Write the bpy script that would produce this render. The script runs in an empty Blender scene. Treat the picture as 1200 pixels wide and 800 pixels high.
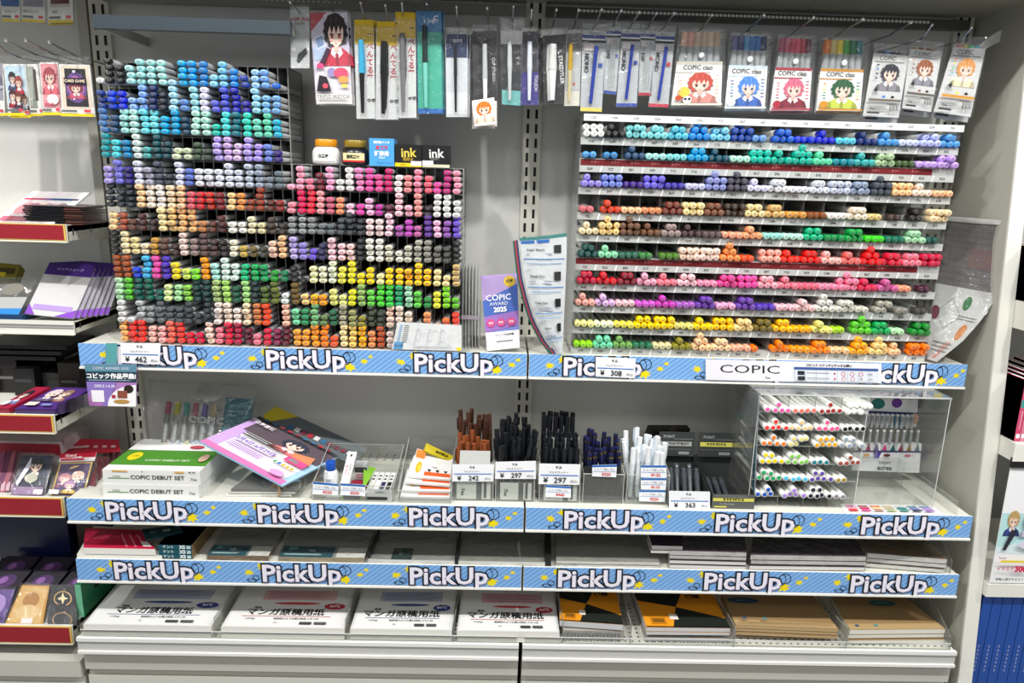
import bpy, math, random
from mathutils import Vector, Matrix
V = Vector
random.seed(7)
SC = bpy.context.scene
COL = SC.collection
# ------------------------------------------------------------------ camera
CP = V((-.0619, -1.6178, 1.3483)); YAW, PITCH, ROLL, FPX = -.0201, .2253, .029, 842.75
cy, sy, cp_, sp_, cr, sr = math.cos(YAW), math.sin(YAW), math.cos(PITCH), math.sin(PITCH), math.cos(ROLL), math.sin(ROLL)
_right = V((cy, sy, 0)); _f0 = V((-sy, cy, 0)); _u0 = V((0, 0, 1))
FW = _f0*cp_ - _u0*sp_; _up = _u0*cp_ + _f0*sp_
RT = _right*cr + _up*sr; UP = -_right*sr + _up*cr
cam = bpy.data.cameras.new('camera'); camo = bpy.data.objects.new('camera', cam); COL.objects.link(camo)
cam.sensor_width = 36; cam.lens = FPX/1200*36; cam.clip_start = .02
camo.matrix_world = Matrix(((RT.x, UP.x, -FW.x, CP.x), (RT.y, UP.y, -FW.y, CP.y), (RT.z, UP.z, -FW.z, CP.z), (0, 0, 0, 1)))
SC.camera = camo
# ------------------------------------------------------------------ world, lamps, exposure
w = bpy.data.worlds.new('shop_air'); SC.world = w; w.use_nodes = True
bg = w.node_tree.nodes['Background']; bg.inputs[0].default_value = (.93, .96, 1, 1); bg.inputs[1].default_value = .35
def area(name, loc, sx, sy_, power, target, col=(1, .985, .95)):
    l = bpy.data.lights.new(name, 'AREA'); l.shape = 'RECTANGLE'; l.size = sx; l.size_y = sy_; l.energy = power; l.color = col
    o = bpy.data.objects.new(name, l); COL.objects.link(o); o.location = loc
    o.rotation_euler = (V(target)-V(loc)).to_track_quat('-Z', 'Y').to_euler(); return o
for i_, x_ in enumerate((-2.1, -1.05, .12, 1.2, 2.2)): area('ceiling_spot', (x_, -1.28, 2.65), .08, .08, 18.5, (x_*.75, -.1, .9))
area('ceiling_lamp_strip', (0, -1.1, 2.7), 4.4, .10, 12, (0, -.8, 0))
area('ceiling_lamp_aisle', (.3, -2.6, 2.65), 4.2, .3, 16, (.3, -2.0, 0))
SC.view_settings.view_transform = 'Standard'; SC.view_settings.look = 'None'
SC.view_settings.exposure = 0.0; SC.view_settings.gamma = 1.0; SC.view_settings.use_curve_mapping = False
SC.cycles.transparent_max_bounces = 24
SC.cycles.max_bounces = 6

# ------------------------------------------------------------------ helpers
def at(x, y, Y=None, X=None, Z=None):
    d = FW + RT*((x-600)/FPX) - UP*((y-400)/FPX)
    if Y is not None: t = (Y-CP.y)/d.y
    elif X is not None: t = (X-CP.x)/d.x
    else: t = (Z-CP.z)/d.z
    return CP + d*t
def lin(c): return c/12.92 if c <= .04045 else ((c+.055)/1.055)**2.4
def hx(h):
    if not isinstance(h, str): return h
    h = h.lstrip('#')
    if len(h) == 3: h = h[0]*2+h[1]*2+h[2]*2
    return tuple(lin(int(h[i:i+2], 16)/255) for i in (0, 2, 4))+(1,)
def newmat(name):
    m = bpy.data.materials.new(name); m.use_nodes = True
    return m, m.node_tree.nodes, m.node_tree.links, m.node_tree.nodes['Principled BSDF']
def colmat(name, rough, spec=.5, metal=0, bump=0, coat=0):
    m, n, l, p = newmat(name)
    a = n.new('ShaderNodeAttribute'); a.attribute_name = 'Col'
    l.new(a.outputs['Color'], p.inputs['Base Color'])
    p.inputs['Roughness'].default_value = rough; p.inputs['Metallic'].default_value = metal
    p.inputs['Specular IOR Level'].default_value = spec; p.inputs['Coat Weight'].default_value = coat
    if bump:
        t = n.new('ShaderNodeTexNoise'); t.inputs['Scale'].default_value = 60
        b = n.new('ShaderNodeBump'); b.inputs['Strength'].default_value = bump; b.inputs['Distance'].default_value = .001
        l.new(t.outputs['Fac'], b.inputs['Height']); l.new(b.outputs['Normal'], p.inputs['Normal'])
    return m
PAPER = colmat('printed_paper', .55, .35)
GLOSS = colmat('coloured_plastic', .28, .5)
STEEL = colmat('painted_steel', .42, .45, bump=.05)
METAL = colmat('bare_metal', .25, .5, metal=1)
def objmat(name, mul, rough):
    m, n, l, p = newmat(name)
    a = n.new('ShaderNodeObjectInfo')
    if mul:
        x = n.new('ShaderNodeMix'); x.data_type = 'RGBA'; x.inputs[0].default_value = mul
        x.inputs[7].default_value = (.12, .12, .13, 1); l.new(a.outputs['Color'], x.inputs[6]); l.new(x.outputs[2], p.inputs['Base Color'])
    else: l.new(a.outputs['Color'], p.inputs['Base Color'])
    p.inputs['Roughness'].default_value = rough; return m
CAPM = objmat('marker_cap_plastic', 0, .3)
CAPI = objmat('marker_code_print', .55, .5)
def clearmat(name, tint, refl, rough, diff=0, dcol=(.8, .8, .8, 1), bump=0, bscale=25):
    m = bpy.data.materials.new(name); m.use_nodes = True; n = m.node_tree.nodes; l = m.node_tree.links; n.clear()
    out = n.new('ShaderNodeOutputMaterial'); tr = n.new('ShaderNodeBsdfTransparent'); tr.inputs[0].default_value = tint
    gl = n.new('ShaderNodeBsdfGlossy'); gl.inputs['Roughness'].default_value = rough
    fr = n.new('ShaderNodeLayerWeight'); fr.inputs['Blend'].default_value = .5
    pw = n.new('ShaderNodeMath'); pw.operation = 'POWER'; pw.inputs[1].default_value = 4; l.new(fr.outputs['Facing'], pw.inputs[0])
    mu = n.new('ShaderNodeMath'); mu.operation = 'MULTIPLY_ADD'; mu.inputs[1].default_value = .6*refl; mu.inputs[2].default_value = .035*refl; mu.use_clamp = True
    l.new(pw.outputs[0], mu.inputs[0])
    mx = n.new('ShaderNodeMixShader'); l.new(mu.outputs[0], mx.inputs[0]); l.new(tr.outputs[0], mx.inputs[1]); l.new(gl.outputs[0], mx.inputs[2])
    last = mx
    if diff:
        df = n.new('ShaderNodeBsdfDiffuse'); df.inputs[0].default_value = dcol
        m2 = n.new('ShaderNodeMixShader'); m2.inputs[0].default_value = diff
        l.new(mx.outputs[0], m2.inputs[1]); l.new(df.outputs[0], m2.inputs[2]); last = m2
    if bump:
        t = n.new('ShaderNodeTexNoise'); t.inputs['Scale'].default_value = bscale; t.inputs['Detail'].default_value = 3
        tc = n.new('ShaderNodeTexCoord'); l.new(tc.outputs['Object'], t.inputs['Vector'])
        b = n.new('ShaderNodeBump'); b.inputs['Strength'].default_value = bump; b.inputs['Distance'].default_value = .01
        l.new(t.outputs['Fac'], b.inputs['Height']); l.new(b.outputs['Normal'], gl.inputs['Normal']); l.new(b.outputs['Normal'], fr.inputs['Normal'])
    l.new(last.outputs[0], out.inputs[0]); return m
CLEAR = clearmat('clear_acrylic', (.95, .96, .95, 1), 1.6, .08, .05)
FILM = clearmat('crinkled_film', (.97, .975, .975, 1), 2.0, .06, .02, bump=1.0, bscale=38)
TINT = clearmat('tinted_acrylic', (.82, .83, .83, 1), 1.0, .12, .14, (.25, .25, .25, 1))  # grey tint on inner dividers helps keep the rack interiors dim
FROST = clearmat('frosted_acrylic', (.9, .92, .91, 1), 1.5, .2, .55, (.62, .63, .61, 1))
DARKENED = clearmat('darkened_acrylic', (.5, .5, .5, 1), 1.0, .15, .35, (.07, .07, .07, 1))  # in the left racks, interior shade is put into this dark tint
# light blue banner print with diagonal stripes
def banner_mat():
    m, n, l, p = newmat('striped_banner_print')
    tc = n.new('ShaderNodeTexCoord'); sx = n.new('ShaderNodeSeparateXYZ'); l.new(tc.outputs['Object'], sx.inputs[0])
    ad = n.new('ShaderNodeMath'); ad.operation = 'SUBTRACT'
    mz = n.new('ShaderNodeMath'); mz.operation = 'MULTIPLY'; mz.inputs[1].default_value = 1.25; l.new(sx.outputs['Z'], mz.inputs[0])
    l.new(sx.outputs['X'], ad.inputs[0]); l.new(mz.outputs[0], ad.inputs[1])
    sc = n.new('ShaderNodeMath'); sc.operation = 'MULTIPLY'; sc.inputs[1].default_value = 1/.0125; l.new(ad.outputs[0], sc.inputs[0])
    fr = n.new('ShaderNodeMath'); fr.operation = 'FRACT'; l.new(sc.outputs[0], fr.inputs[0])
    lt = n.new('ShaderNodeMath'); lt.operation = 'LESS_THAN'; lt.inputs[1].default_value = .2; l.new(fr.outputs[0], lt.inputs[0])
    mx = n.new('ShaderNodeMix'); mx.data_type = 'RGBA'; mx.inputs[6].default_value = hx('84b4e8'); mx.inputs[7].default_value = hx('4c86cc')
    l.new(lt.outputs[0], mx.inputs[0]); l.new(mx.outputs[2], p.inputs['Base Color']); p.inputs['Roughness'].default_value = .35
    return m
BANNER = banner_mat()
MATS = [TINT, PAPER, GLOSS, STEEL, METAL, CLEAR, FILM, FROST, DARKENED, BANNER, CAPM, CAPI]
MI = {m.name: i for i, m in enumerate(MATS)}

def link(o, parent=None):
    COL.objects.link(o)
    if parent is not None: o.parent = parent
    return o
def tag(o, label=None, cat=None, group=None, kind=None):
    if label: o['label'] = label
    if cat: o['category'] = cat
    if group: o['group'] = group
    if kind: o['kind'] = kind
    return o
class MB:
    def __init__(s): s.v = []; s.f = []; s.c = []; s.m = []
    def face(s, pts, col='fff', mat=PAPER):
        i = len(s.v); s.v += [tuple(p) for p in pts]; s.f.append(tuple(range(i, i+len(pts)))); s.c.append(hx(col)); s.m.append(mat)
    def mesh(s, vs, fs, col='fff', mat=PAPER):
        i = len(s.v); s.v += [tuple(p) for p in vs]
        c = hx(col)
        for f in fs: s.f.append(tuple(i+k for k in f)); s.c.append(c); s.m.append(mat)
    def box(s, a, b, col='fff', mat=PAPER, M=None):
        x0, y0, z0 = a; x1, y1, z1 = b
        vs = [V(p) for p in ((x0, y0, z0), (x1, y0, z0), (x1, y1, z0), (x0, y1, z0), (x0, y0, z1), (x1, y0, z1), (x1, y1, z1), (x0, y1, z1))]
        if M is not None: vs = [M @ p for p in vs]
        s.mesh(vs, [(0, 3, 2, 1), (4, 5, 6, 7), (0, 1, 5, 4), (1, 2, 6, 5), (2, 3, 7, 6), (3, 0, 4, 7)], col, mat); return s
    def hexa(s, q, off, col='fff', mat=PAPER):   # quad q (4 pts) extruded by off
        p = [V(a) for a in q]; r = [a+off for a in p]
        s.mesh(p+r, [(0, 1, 2, 3), (7, 6, 5, 4), (0, 4, 5, 1), (1, 5, 6, 2), (2, 6, 7, 3), (3, 7, 4, 0)], col, mat)
    def rings(s, rings, col='fff', mat=PAPER, caps=True):
        n = len(rings[0]); vs = [p for r in rings for p in r]; fs = []
        for k in range(len(rings)-1):
            for i in range(n):
                j = (i+1) % n; fs.append((k*n+i, k*n+j, (k+1)*n+j, (k+1)*n+i))
        if caps: fs.append(tuple(range(n-1, -1, -1))); fs.append(tuple((len(rings)-1)*n+i for i in range(n)))
        s.mesh(vs, fs, col, mat)
    def tube(s, p0, p1, r0, r1=None, n=8, col='fff', mat=PAPER, caps=True):
        r1 = r0 if r1 is None else r1; p0 = V(p0); p1 = V(p1); d = (p1-p0).normalized()
        a = d.orthogonal().normalized(); b = d.cross(a)
        s.rings([[p+(a*math.cos(t)+b*math.sin(t))*r for t in [2*math.pi*i/n for i in range(n)]] for p, r in ((p0, r0), (p1, r1))], col, mat, caps)
    def path(s, pts, r, n=8, col='fff', mat=PAPER):
        pts = [V(p) for p in pts]; R = []
        for i, p in enumerate(pts):
            d = ((pts[min(i+1, len(pts)-1)]-pts[max(i-1, 0)])).normalized(); a = d.cross(V((1, 0, .01))).normalized(); b = d.cross(a)
            R.append([p+(a*math.cos(t)+b*math.sin(t))*r for t in [2*math.pi*k/n for k in range(n)]])
        s.rings(R, col, mat)
    def lathe(s, c, prof, n=16, col='fff', mat=PAPER, sy=1.0, cols=None):
        R = [[V((c[0]+r*math.cos(2*math.pi*i/n), c[1]+sy*r*math.sin(2*math.pi*i/n), c[2]+z)) for i in range(n)] for r, z in prof]
        s.rings(R, col, mat)
    def build(s, name, parent=None, smooth=False, **kw):
        me = bpy.data.meshes.new(name); me.from_pydata(s.v, [], s.f)
        used = []
        for m in s.m:
            if m not in used: used.append(m)
        for m in used: me.materials.append(m)
        ix = {m: i for i, m in enumerate(used)}
        me.polygons.foreach_set('material_index', [ix[m] for m in s.m])
        if smooth: me.polygons.foreach_set('use_smooth', [True]*len(s.f))
        a = me.color_attributes.new('Col', 'FLOAT_COLOR', 'CORNER'); buf = []
        for f, c in zip(s.f, s.c): buf += list(c)*len(f)
        a.data.foreach_set('color', buf)
        if smooth:
            try: me.set_sharp_from_angle(angle=math.radians(40))
            except Exception: pass
        o = bpy.data.objects.new(name, me); link(o, parent)
        return tag(o, **kw)
def empty(name, loc, **kw):
    o = bpy.data.objects.new(name, None); o.location = loc; o.empty_display_size = .02; link(o)
    bpy.context.view_layer.update; return tag(o, **kw)
def under(root, mb, name, smooth=False, label=None):   # world-space MB made a child of an Empty
    L = V(root.location); mb.v = [tuple(V(p)-L) for p in mb.v]
    return mb.build(name, root, smooth, label=label)

def sub(root, part, mb, name, smooth=False):
    L = V(root.location); mb.v = [tuple(V(p)-L) for p in mb.v]
    return mb.build(name, part, smooth)
# text as flat geometry
_T = {}
def text2d(s, bold=0.0):
    k = (s, bold)
    if k in _T: return _T[k]
    c = bpy.data.curves.new('lettering', 'FONT'); c.body = s; c.resolution_u = 2; c.offset = bold; c.align_x = 'CENTER'; c.align_y = 'CENTER'
    o = bpy.data.objects.new('lettering', c); COL.objects.link(o); bpy.context.view_layer.update()
    m = bpy.data.meshes.new_from_object(o.evaluated_get(bpy.context.evaluated_depsgraph_get()))
    r = ([(v.co.x, v.co.y) for v in m.vertices], [tuple(p.vertices) for p in m.polygons])
    bpy.data.objects.remove(o); bpy.data.curves.remove(c); bpy.data.meshes.remove(m)
    _T[k] = r; return r
class Sheet:
    """flat (or curved) sheet: corner points TL,TR,BR,BL; art drawn in metres-true u,v (v up)"""
    def __init__(s, TL, TR, BR, BL, surf=None):
        s.TL, s.TR, s.BR, s.BL = map(V, (TL, TR, BR, BL)); s.surf = surf
        s.n = (s.TR-s.TL).cross(s.TL-s.BL).normalized()
        s.w = ((s.TR-s.TL).length+(s.BR-s.BL).length)/2; s.h = ((s.TL-s.BL).length+(s.TR-s.BR).length)/2
        s.k = 1; s.mb = MB(); s.step = .00022
    def P(s, u, v, k=None):
        k = s.k if k is None else k
        if s.surf: p, n = s.surf(u, v)
        else: p = (s.BL*(1-u)+s.BR*u)*(1-v)+(s.TL*(1-u)+s.TR*u)*v; n = s.n
        return p+n*(k*s.step)
    def slab(s, t, col='fff', mat=PAPER):
        s.mb.hexa([s.P(0, 0, 0), s.P(1, 0, 0), s.P(1, 1, 0), s.P(0, 1, 0)], -s.n*t, col, mat); return s
    def poly(s, uv, col, mat=PAPER, lift=True):
        s.mb.face([s.P(u, v) for u, v in uv], col, mat)
        if lift: s.k += 1
    def rect(s, u0, v0, u1, v1, col, mat=PAPER): s.poly([(u0, v0), (u1, v0), (u1, v1), (u0, v1)], col, mat)
    def grid(s, u0, v0, u1, v1, col, n=10, mat=PAPER):
        for i in range(n):
            a, b = v0+(v1-v0)*i/n, v0+(v1-v0)*(i+1)/n
            for j in range(3):
                c, d = u0+(u1-u0)*j/3, u0+(u1-u0)*(j+1)/3
                s.mb.face([s.P(c, a), s.P(d, a), s.P(d, b), s.P(c, b)], col, mat)
        s.k += 1
    def ell(s, u, v, ru, rv, col, n=14, a0=0, a1=2*math.pi, mat=PAPER):
        full = abs(a1-a0-2*math.pi) < 1e-6
        s.poly([(u+ru*math.cos(a0+(a1-a0)*i/(n if full else n-1)), v+rv*math.sin(a0+(a1-a0)*i/(n if full else n-1))) for i in range(n)], col, mat)
    def ring(s, u, v, ru, rv, col, t=.18, n=16):
        for i in range(n):
            a, b = 2*math.pi*i/n, 2*math.pi*(i+1)/n
            s.mb.face([s.P(u+q*ru*math.cos(g), v+q*rv*math.sin(g)) for q, g in ((1, a), (1, b), (1-t, b), (1-t, a))], col)
        s.k += 1
    def text(s, str_, u, v, size, col='222', bold=0.0, rot=0, sx=1.0, lift=True):
        vs, fs = text2d(str_, bold); c, n = math.cos(rot), math.sin(rot)
        s.mb.mesh([s.P(u+(x*c*sx-y*n)*size/s.w, v+(x*n*sx+y*c)*size/s.h) for x, y in vs], fs, col)
        if lift: s.k += 1
    def vtext(s, str_, u, v, size, col='222', bold=0.0, pitch=1.05):
        for i, ch in enumerate(str_): s.text(ch, u, v+((len(str_)-1)/2-i)*size*pitch/s.h, size, col, bold, lift=False)
        s.k += 1
    def lines(s, u0, u1, v0, v1, n, col='777', fill=.5, ragged=.25):
        for i in range(n):
            v = v1-(v1-v0)*(i+.5)/n; hh = (v1-v0)/n*fill/2
            s.mb.face([s.P(a, b) for a, b in ((u0, v-hh), (u1-(u1-u0)*random.random()*ragged, v-hh), (u1-(u1-u0)*random.random()*ragged*.2, v+hh), (u0, v+hh))], col)
        s.k += 1
    def fig(s, u, v, w, h, hair, shirt, skin='f6d8c8', eye='334'):
        dk = tuple(c*.55 for c in hx(hair)[:3])+(1,); lt = tuple(min(1, c*1.35+.04) for c in hx(hair)[:3])+(1,); sd = tuple(c*.6 for c in hx(shirt)[:3])+(1,)
        P = lambda l: [(u+w*a, v+h*b) for a, b in l]
        s.poly(P([(-.6, 0), (-.52, .2), (-.3, .31), (-.12, .38), (.12, .38), (.3, .31), (.52, .2), (.6, 0)]), shirt)
        s.poly(P([(-.6, 0), (-.52, .2), (-.4, .24), (-.36, 0)]), sd, lift=False); s.poly(P([(.36, 0), (.42, .23), (.52, .2), (.6, 0)]), sd, lift=False)
        s.poly(P([(-.16, .36), (-.22, .24), (0, .12), (.22, .24), (.16, .36)]), 'f4f2f2'); s.poly(P([(-.06, .22), (0, .26), (.06, .22), (.05, .02), (-.05, .02)]), sd)
        out = []
        for i in range(22):
            t = -.9+i*(math.pi+1.8)/21; q = 1.0 if i % 2 else .84
            out.append((.46*q*math.cos(t), .66+.37*q*math.sin(t)))
        s.poly(P(out), hair)
        s.poly(P([(-.08, .28), (.08, .28), (.09, .5), (-.09, .5)]), 'e4bca8')
        s.poly(P([(-.28, .70), (-.27, .56), (-.18, .44), (0, .36), (.18, .44), (.27, .56), (.28, .70), (.2, .84), (-.2, .84)]), skin)
        s.poly(P([(-.38, .56), (-.40, .8), (-.22, .98), (.06, 1.02), (.3, .92), (.40, .76), (.37, .54), (.29, .66), (.25, .76), (.17, .64), (.12, .78), (.02, .62), (-.04, .77), (-.14, .62), (-.19, .77), (-.28, .64)]), hair)
        for a, b in ((-.25, .9), (-.05, .96), (.14, .92), (.28, .82)): s.poly(P([(a, b), (a+.03, b), (a+.0, b-.2)]), dk, lift=False)
        for a, b in ((-.16, .94), (.05, .94)): s.poly(P([(a, b), (a+.035, b-.01), (a-.015, b-.13)]), lt, lift=False)
        s.k += 1
        for q in (-1, 1):
            s.poly(P([(q*.06, .61), (q*.2, .63), (q*.21, .60), (q*.07, .59)]), dk, lift=False); s.ell(u+q*w*.13, v+h*.565, w*.04, h*.04, eye, 8)
        s.poly(P([(-.05, .445), (.05, .445), (0, .425)]), 'c05858'); s.ell(u-w*.18, v+h*.49, w*.05, h*.015, 'f0b0a0', 8, mat=PAPER); s.ell(u+w*.18, v+h*.49, w*.05, h*.015, 'f0b0a0', 8)
    def done(s, name, parent=None, **kw):
        if parent is not None and parent.type == 'EMPTY': return under(parent, s.mb, name, label=kw.get('label'))
        return s.mb.build(name, parent, **kw)
def pxsheet(q, **pl): return Sheet(*[at(x, y, **pl) for x, y in q])
def price(q, txt, Yp, name_label, red=False, head=True):
    s = pxsheet(q, Y=Yp); s.slab(.0006, 'f4f5f8')
    if red:
        s.rect(0, .82, 1, 1, '2c6cb8'); s.text('シャープ消しゴム', .5, .6, s.h*.2, '333'); s.rect(.03, .43, .97, .46, '5c8cc8'); s.text(txt, .58, .22, s.h*.34, 'd8322c', .02)
    else:
        s.text('新品', .48, .82, s.h*.14, '222', .02); s.text('マルチライナー', .48, .58, s.h*.13, '333'); s.rect(.04, .43, .96, .475, '3c78c8')
        s.text('¥', .17, .2, s.h*.36, '222', .02); s.text(txt, .52, .2, s.h*.38, '222', .015); s.text('(税込)', .86, .17, s.h*.14, '444')
    return s.done('price_card', label=name_label, cat='price card')
# ------------------------------------------------------------------ structure
def struct(mb, name, smooth=False): return mb.build(name, smooth=smooth, kind='structure')
WALLC = 'd6d6d2'; FR = 'd9d8cf'
TS, DS = 1.0, .208          # top shelf height and depth
b = MB(); b.box((-3, -4, -.02), (3, .3, 0), '8d8b86', STEEL); struct(b, 'floor')
for n_, x0, x1 in (('wall_back', -.885, -.015), ('wall_back', .015, .885), ('wall_back', -1.86, -.945)):
    b = MB(); z = 0
    for z0, z1 in ((.0, .56), (.5605, 1.9)):
        b.box((x0, 0, z0), (x1, .015, z1), WALLC, STEEL)
    b.box((x0, .015, 0), (x1, .02, 1.9), '777', STEEL)
    struct(b, n_)
b = MB(); b.box((-1.9, .03, 0), (2.4, .05, 2.0), '9a9a96', STEEL); struct(b, 'wall_rear')
for i, x in enumerate((-.9, 0, .9)):
    u = empty('slotted_upright', (x, 0, 0), label=['cream slotted upright at the left end of the tall marker rack', 'cream slotted upright in the middle between the two marker displays', 'cream slotted upright at the right end of the round marker display'][i], cat='upright', group=None)
    b = MB(); b.box((x-.02, -.012, 0), (x+.02, .03, 1.9), 'd6d4c8', STEEL); under(u, b, 'post')
    b = MB()
    for s_ in (-.009, .009):
        for k in range(54): b.box((x+s_-.0028, -.0126, .3+k*.03), (x+s_+.0028, -.0119, .3+k*.03+.019), '111')
    o = under(u, b, 'slots'); o['kind'] = 'stuff'
# right end panel, deeper towards the floor
b = MB()
pr_ = [(-.165, 1.72), (-.34, .0), (.03, 0), (.03, 1.72)]
A = [V((.93, y, z)) for y, z in pr_]; B = [V((.955, y, z)) for y, z in pr_]
b.mesh(A+B, [(3, 2, 1, 0), (4, 5, 6, 7), (0, 1, 5, 4), (1, 2, 6, 5), (2, 3, 7, 6), (3, 0, 4, 7)], 'b9b8ac', STEEL)
struct(b, 'wall_right')
b = MB(); b.mesh([V((.928, -.17, 1.72)), V((.957, -.17, 1.72)), V((.957, -.345, 0)), V((.928, -.345, 0)), V((.928, -.165, 1.72)), V((.957, -.165, 1.72)), V((.957, -.34, 0)), V((.928, -.34, 0))],
 [(0, 3, 2, 1), (0, 4, 7, 3), (1, 2, 6, 5), (0, 1, 5, 4)], 'e2e1d8', STEEL); struct(b, 'trim_1')
# canopy and its perforated strip
b = MB(); b.box((-1.9, -.26, 1.70), (.93, 0, 1.73), 'a9a89c', STEEL); b.box((-1.9, -.27, 1.68), (.93, -.26, 1.76), 'bdbbae', STEEL); struct(b, 'trim_2')
b = MB(); b.box((.02, -.03, 1.672), (.90, -.012, 1.690), '55554f', STEEL)
b.box((-.88, -.03, 1.672), (-.02, -.012, 1.690), '8b8a84', STEEL); struct(b, 'trim_3')
t = MB()  # white discs paint the light coming through the punched holes
for k in range(88):
    x = .09+k*.0083; c = V((x, -.0312, 1.6835))
    t.face([c+V((.0037*math.cos(a), 0, .0031*math.sin(a))) for a in [j*math.pi/4 for j in range(8)]], 'f4f4ee')
for k in range(46):
    x = -.80+k*.0105; c = V((x, -.0312, 1.6835))
    if k % 23 < 16: t.face([c+V((.0024*math.cos(a), 0, .0019*math.sin(a))) for a in [j*math.pi/4 for j in range(8)]], 'd4d4ce')
o = t.build('strip_hole_light', kind='stuff', label='row of small punched holes, light through them painted white, along strip under canopy', cat='perforation')
b = MB(); b.box((-.812, -.205, 1.590), (-.455, -.19, 1.613), '78848c', METAL)
b.box((-.812, -.19, 1.592), (-.806, -.0, 1.609), 'b0b0a8', STEEL); b.box((-.461, -.19, 1.592), (-.455, 0, 1.609), 'b0b0a8', STEEL)
b.build('hanging_bar', label='bare silver crossbar mounted above the tall marker rack', cat='rail')
# base cabinets
for i, (x0, x1) in enumerate(((-.895, -.004), (.004, .905), (-1.86, -.905))):
    b = MB(); dz = -.02 if i == 2 else 0
    b.box((x0, -.300, .0), (x1, 0, .33+dz), 'c9c8bd', STEEL); b.box((x0, -.312, .335+dz), (x1, 0, .372+dz), 'c4c3b9', STEEL)
    b.box((x0, -.305, .02), (x1, -.300, .315+dz), 'd2d1c6', STEEL)
    struct(b, 'baseboard_front')

# shelves ------------------------------------------------------------------
BH = .0455
def pickup(s, u, sc=1.0):
    z = s.h
    # splats
    for du, v, r in ((-.088, .80, .011), (-.118, .5, .0085), (.098, .22, .0115), (.132, .48, .007), (.146, .72, .005)):
        pts = []
        for i in range(14):
            a = 2*math.pi*i/14; q = r*(1 if i % 2 else .55)*(.8+.4*random.random())
            pts.append((u+du+q*math.cos(a)*1.25/s.w, v+q*math.sin(a)*.9/s.h))
        s.poly(pts, 'f2dc14', lift=False)
    s.k += 1
    s.ring(u+.098/1, .66, .013/s.w, .012/s.h, '151820', .12)
    s.ring(u+.092/1, .6, .008/s.w, .013/s.h, '151820', .14)
    s.ring(u-.103, .25, .007/s.w, .006/s.h, '151820', .2); s.ring(u-.112, .12, .010/s.w, .004/s.h, '151820', .25)
    s.k += 2
    s.text('PickUp', u, .48, .0525, '0c0c12', .08, rot=.02, sx=1.08)
    s.text('PickUp', u+.001, .45, .0525, '8c86a4', .03, rot=.02, sx=1.08)
    s.text('PickUp', u, .48, .0525, 'eeeaf6', .022, rot=.02, sx=1.08)
def shelf(x0, x1, z, d, words, label, banner=True, rail='e4e3da', holes=True):
    r = empty('display_shelf', (x0, -d, z), label=label, cat='shelf')
    b = MB(); b.box((x0, -d+.004, z-.018), (x1, -.004, z-.003), 'd8d7cd', STEEL); under(r, b, 'board')
    b = MB(); b.box((x0, -d+.001, z-BH-.004), (x1, -d+.006, z-.001), rail, STEEL); b.box((x0, -d-.004, z-BH-.006), (x1, -d+.004, z-BH-.002), 'f0efe8', STEEL); under(r, b, 'price_rail')
    for xe in (x0+.002, x1-.006):
        b = MB(); q = [V((xe, -d+.006, z-.018)), V((xe, -.01, z-.018)), V((xe, -.01, z-.075)), V((xe, -.06, z-.075)), V((xe, -d+.006, z-BH))]
        n = len(q); b.mesh(q+[p+V((.004, 0, 0)) for p in q], [tuple(range(n)), tuple(range(2*n-1, n-1, -1))]+[(i, (i+1) % n, n+(i+1) % n, n+i) for i in range(n)], 'b9b8ae', STEEL); under(r, b, 'bracket')
    if holes:
        b = MB()
        for row in range(3):
            for k in range(int((x1-x0)/.0185)):
                cx = x0+.012+k*.0185; cyy = -.04-row*.014
                b.face([V((cx+.0035*math.cos(a), cyy+.0025*math.sin(a), z-.0027)) for a in [j*math.pi/4 for j in range(8)]], '2a2a28')
        o = under(r, b, 'perforation'); o['kind'] = 'stuff'
    if banner:
        s = Sheet((x0+.001, -d-.0012, z), (x1-.001, -d-.0012, z), (x1-.001, -d-.0012, z-BH), (x0+.001, -d-.0012, z-BH)); s.slab(.0012, 'fff', BANNER)
        bo = under(r, s.mb, 'banner', label='light blue striped paper banner with repeated outlined lettering')
        for u in words: s.k = 1; s.mb = MB(); pickup(s, u); sub(r, bo, s.mb, 'lettering')
    return r
W3 = (.172, .503, .835)
shelf(-.9, -.002, TS, DS, W3, 'left half of the upper blue-bannered shelf carrying the two oval marker racks')
shelf(.002, .9, TS, DS, (.165, .5, .845), 'right half of the upper blue-bannered shelf carrying the round marker display')
Z2, D2 = .7103, .3026; Z3, D3 = .5758, .295; Z4, D4 = .4187, .323
shelf(-.9, -.002, Z2, D2, W3, 'left half of the middle blue-bannered shelf with boxes, leaflet and pen cups')
shelf(.002, .9, Z2, D2, (.172, .51, .838), 'right half of the middle blue-bannered shelf with pen cups and white-barrelled markers')
shelf(-.9, -.002, Z3, D3, W3, 'left half of the low blue-bannered shelf holding red and white paper pads')
shelf(.002, .9, Z3, D3, (.165, .5, .838), 'right half of the low blue-bannered shelf holding purple and kraft pads')
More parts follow.
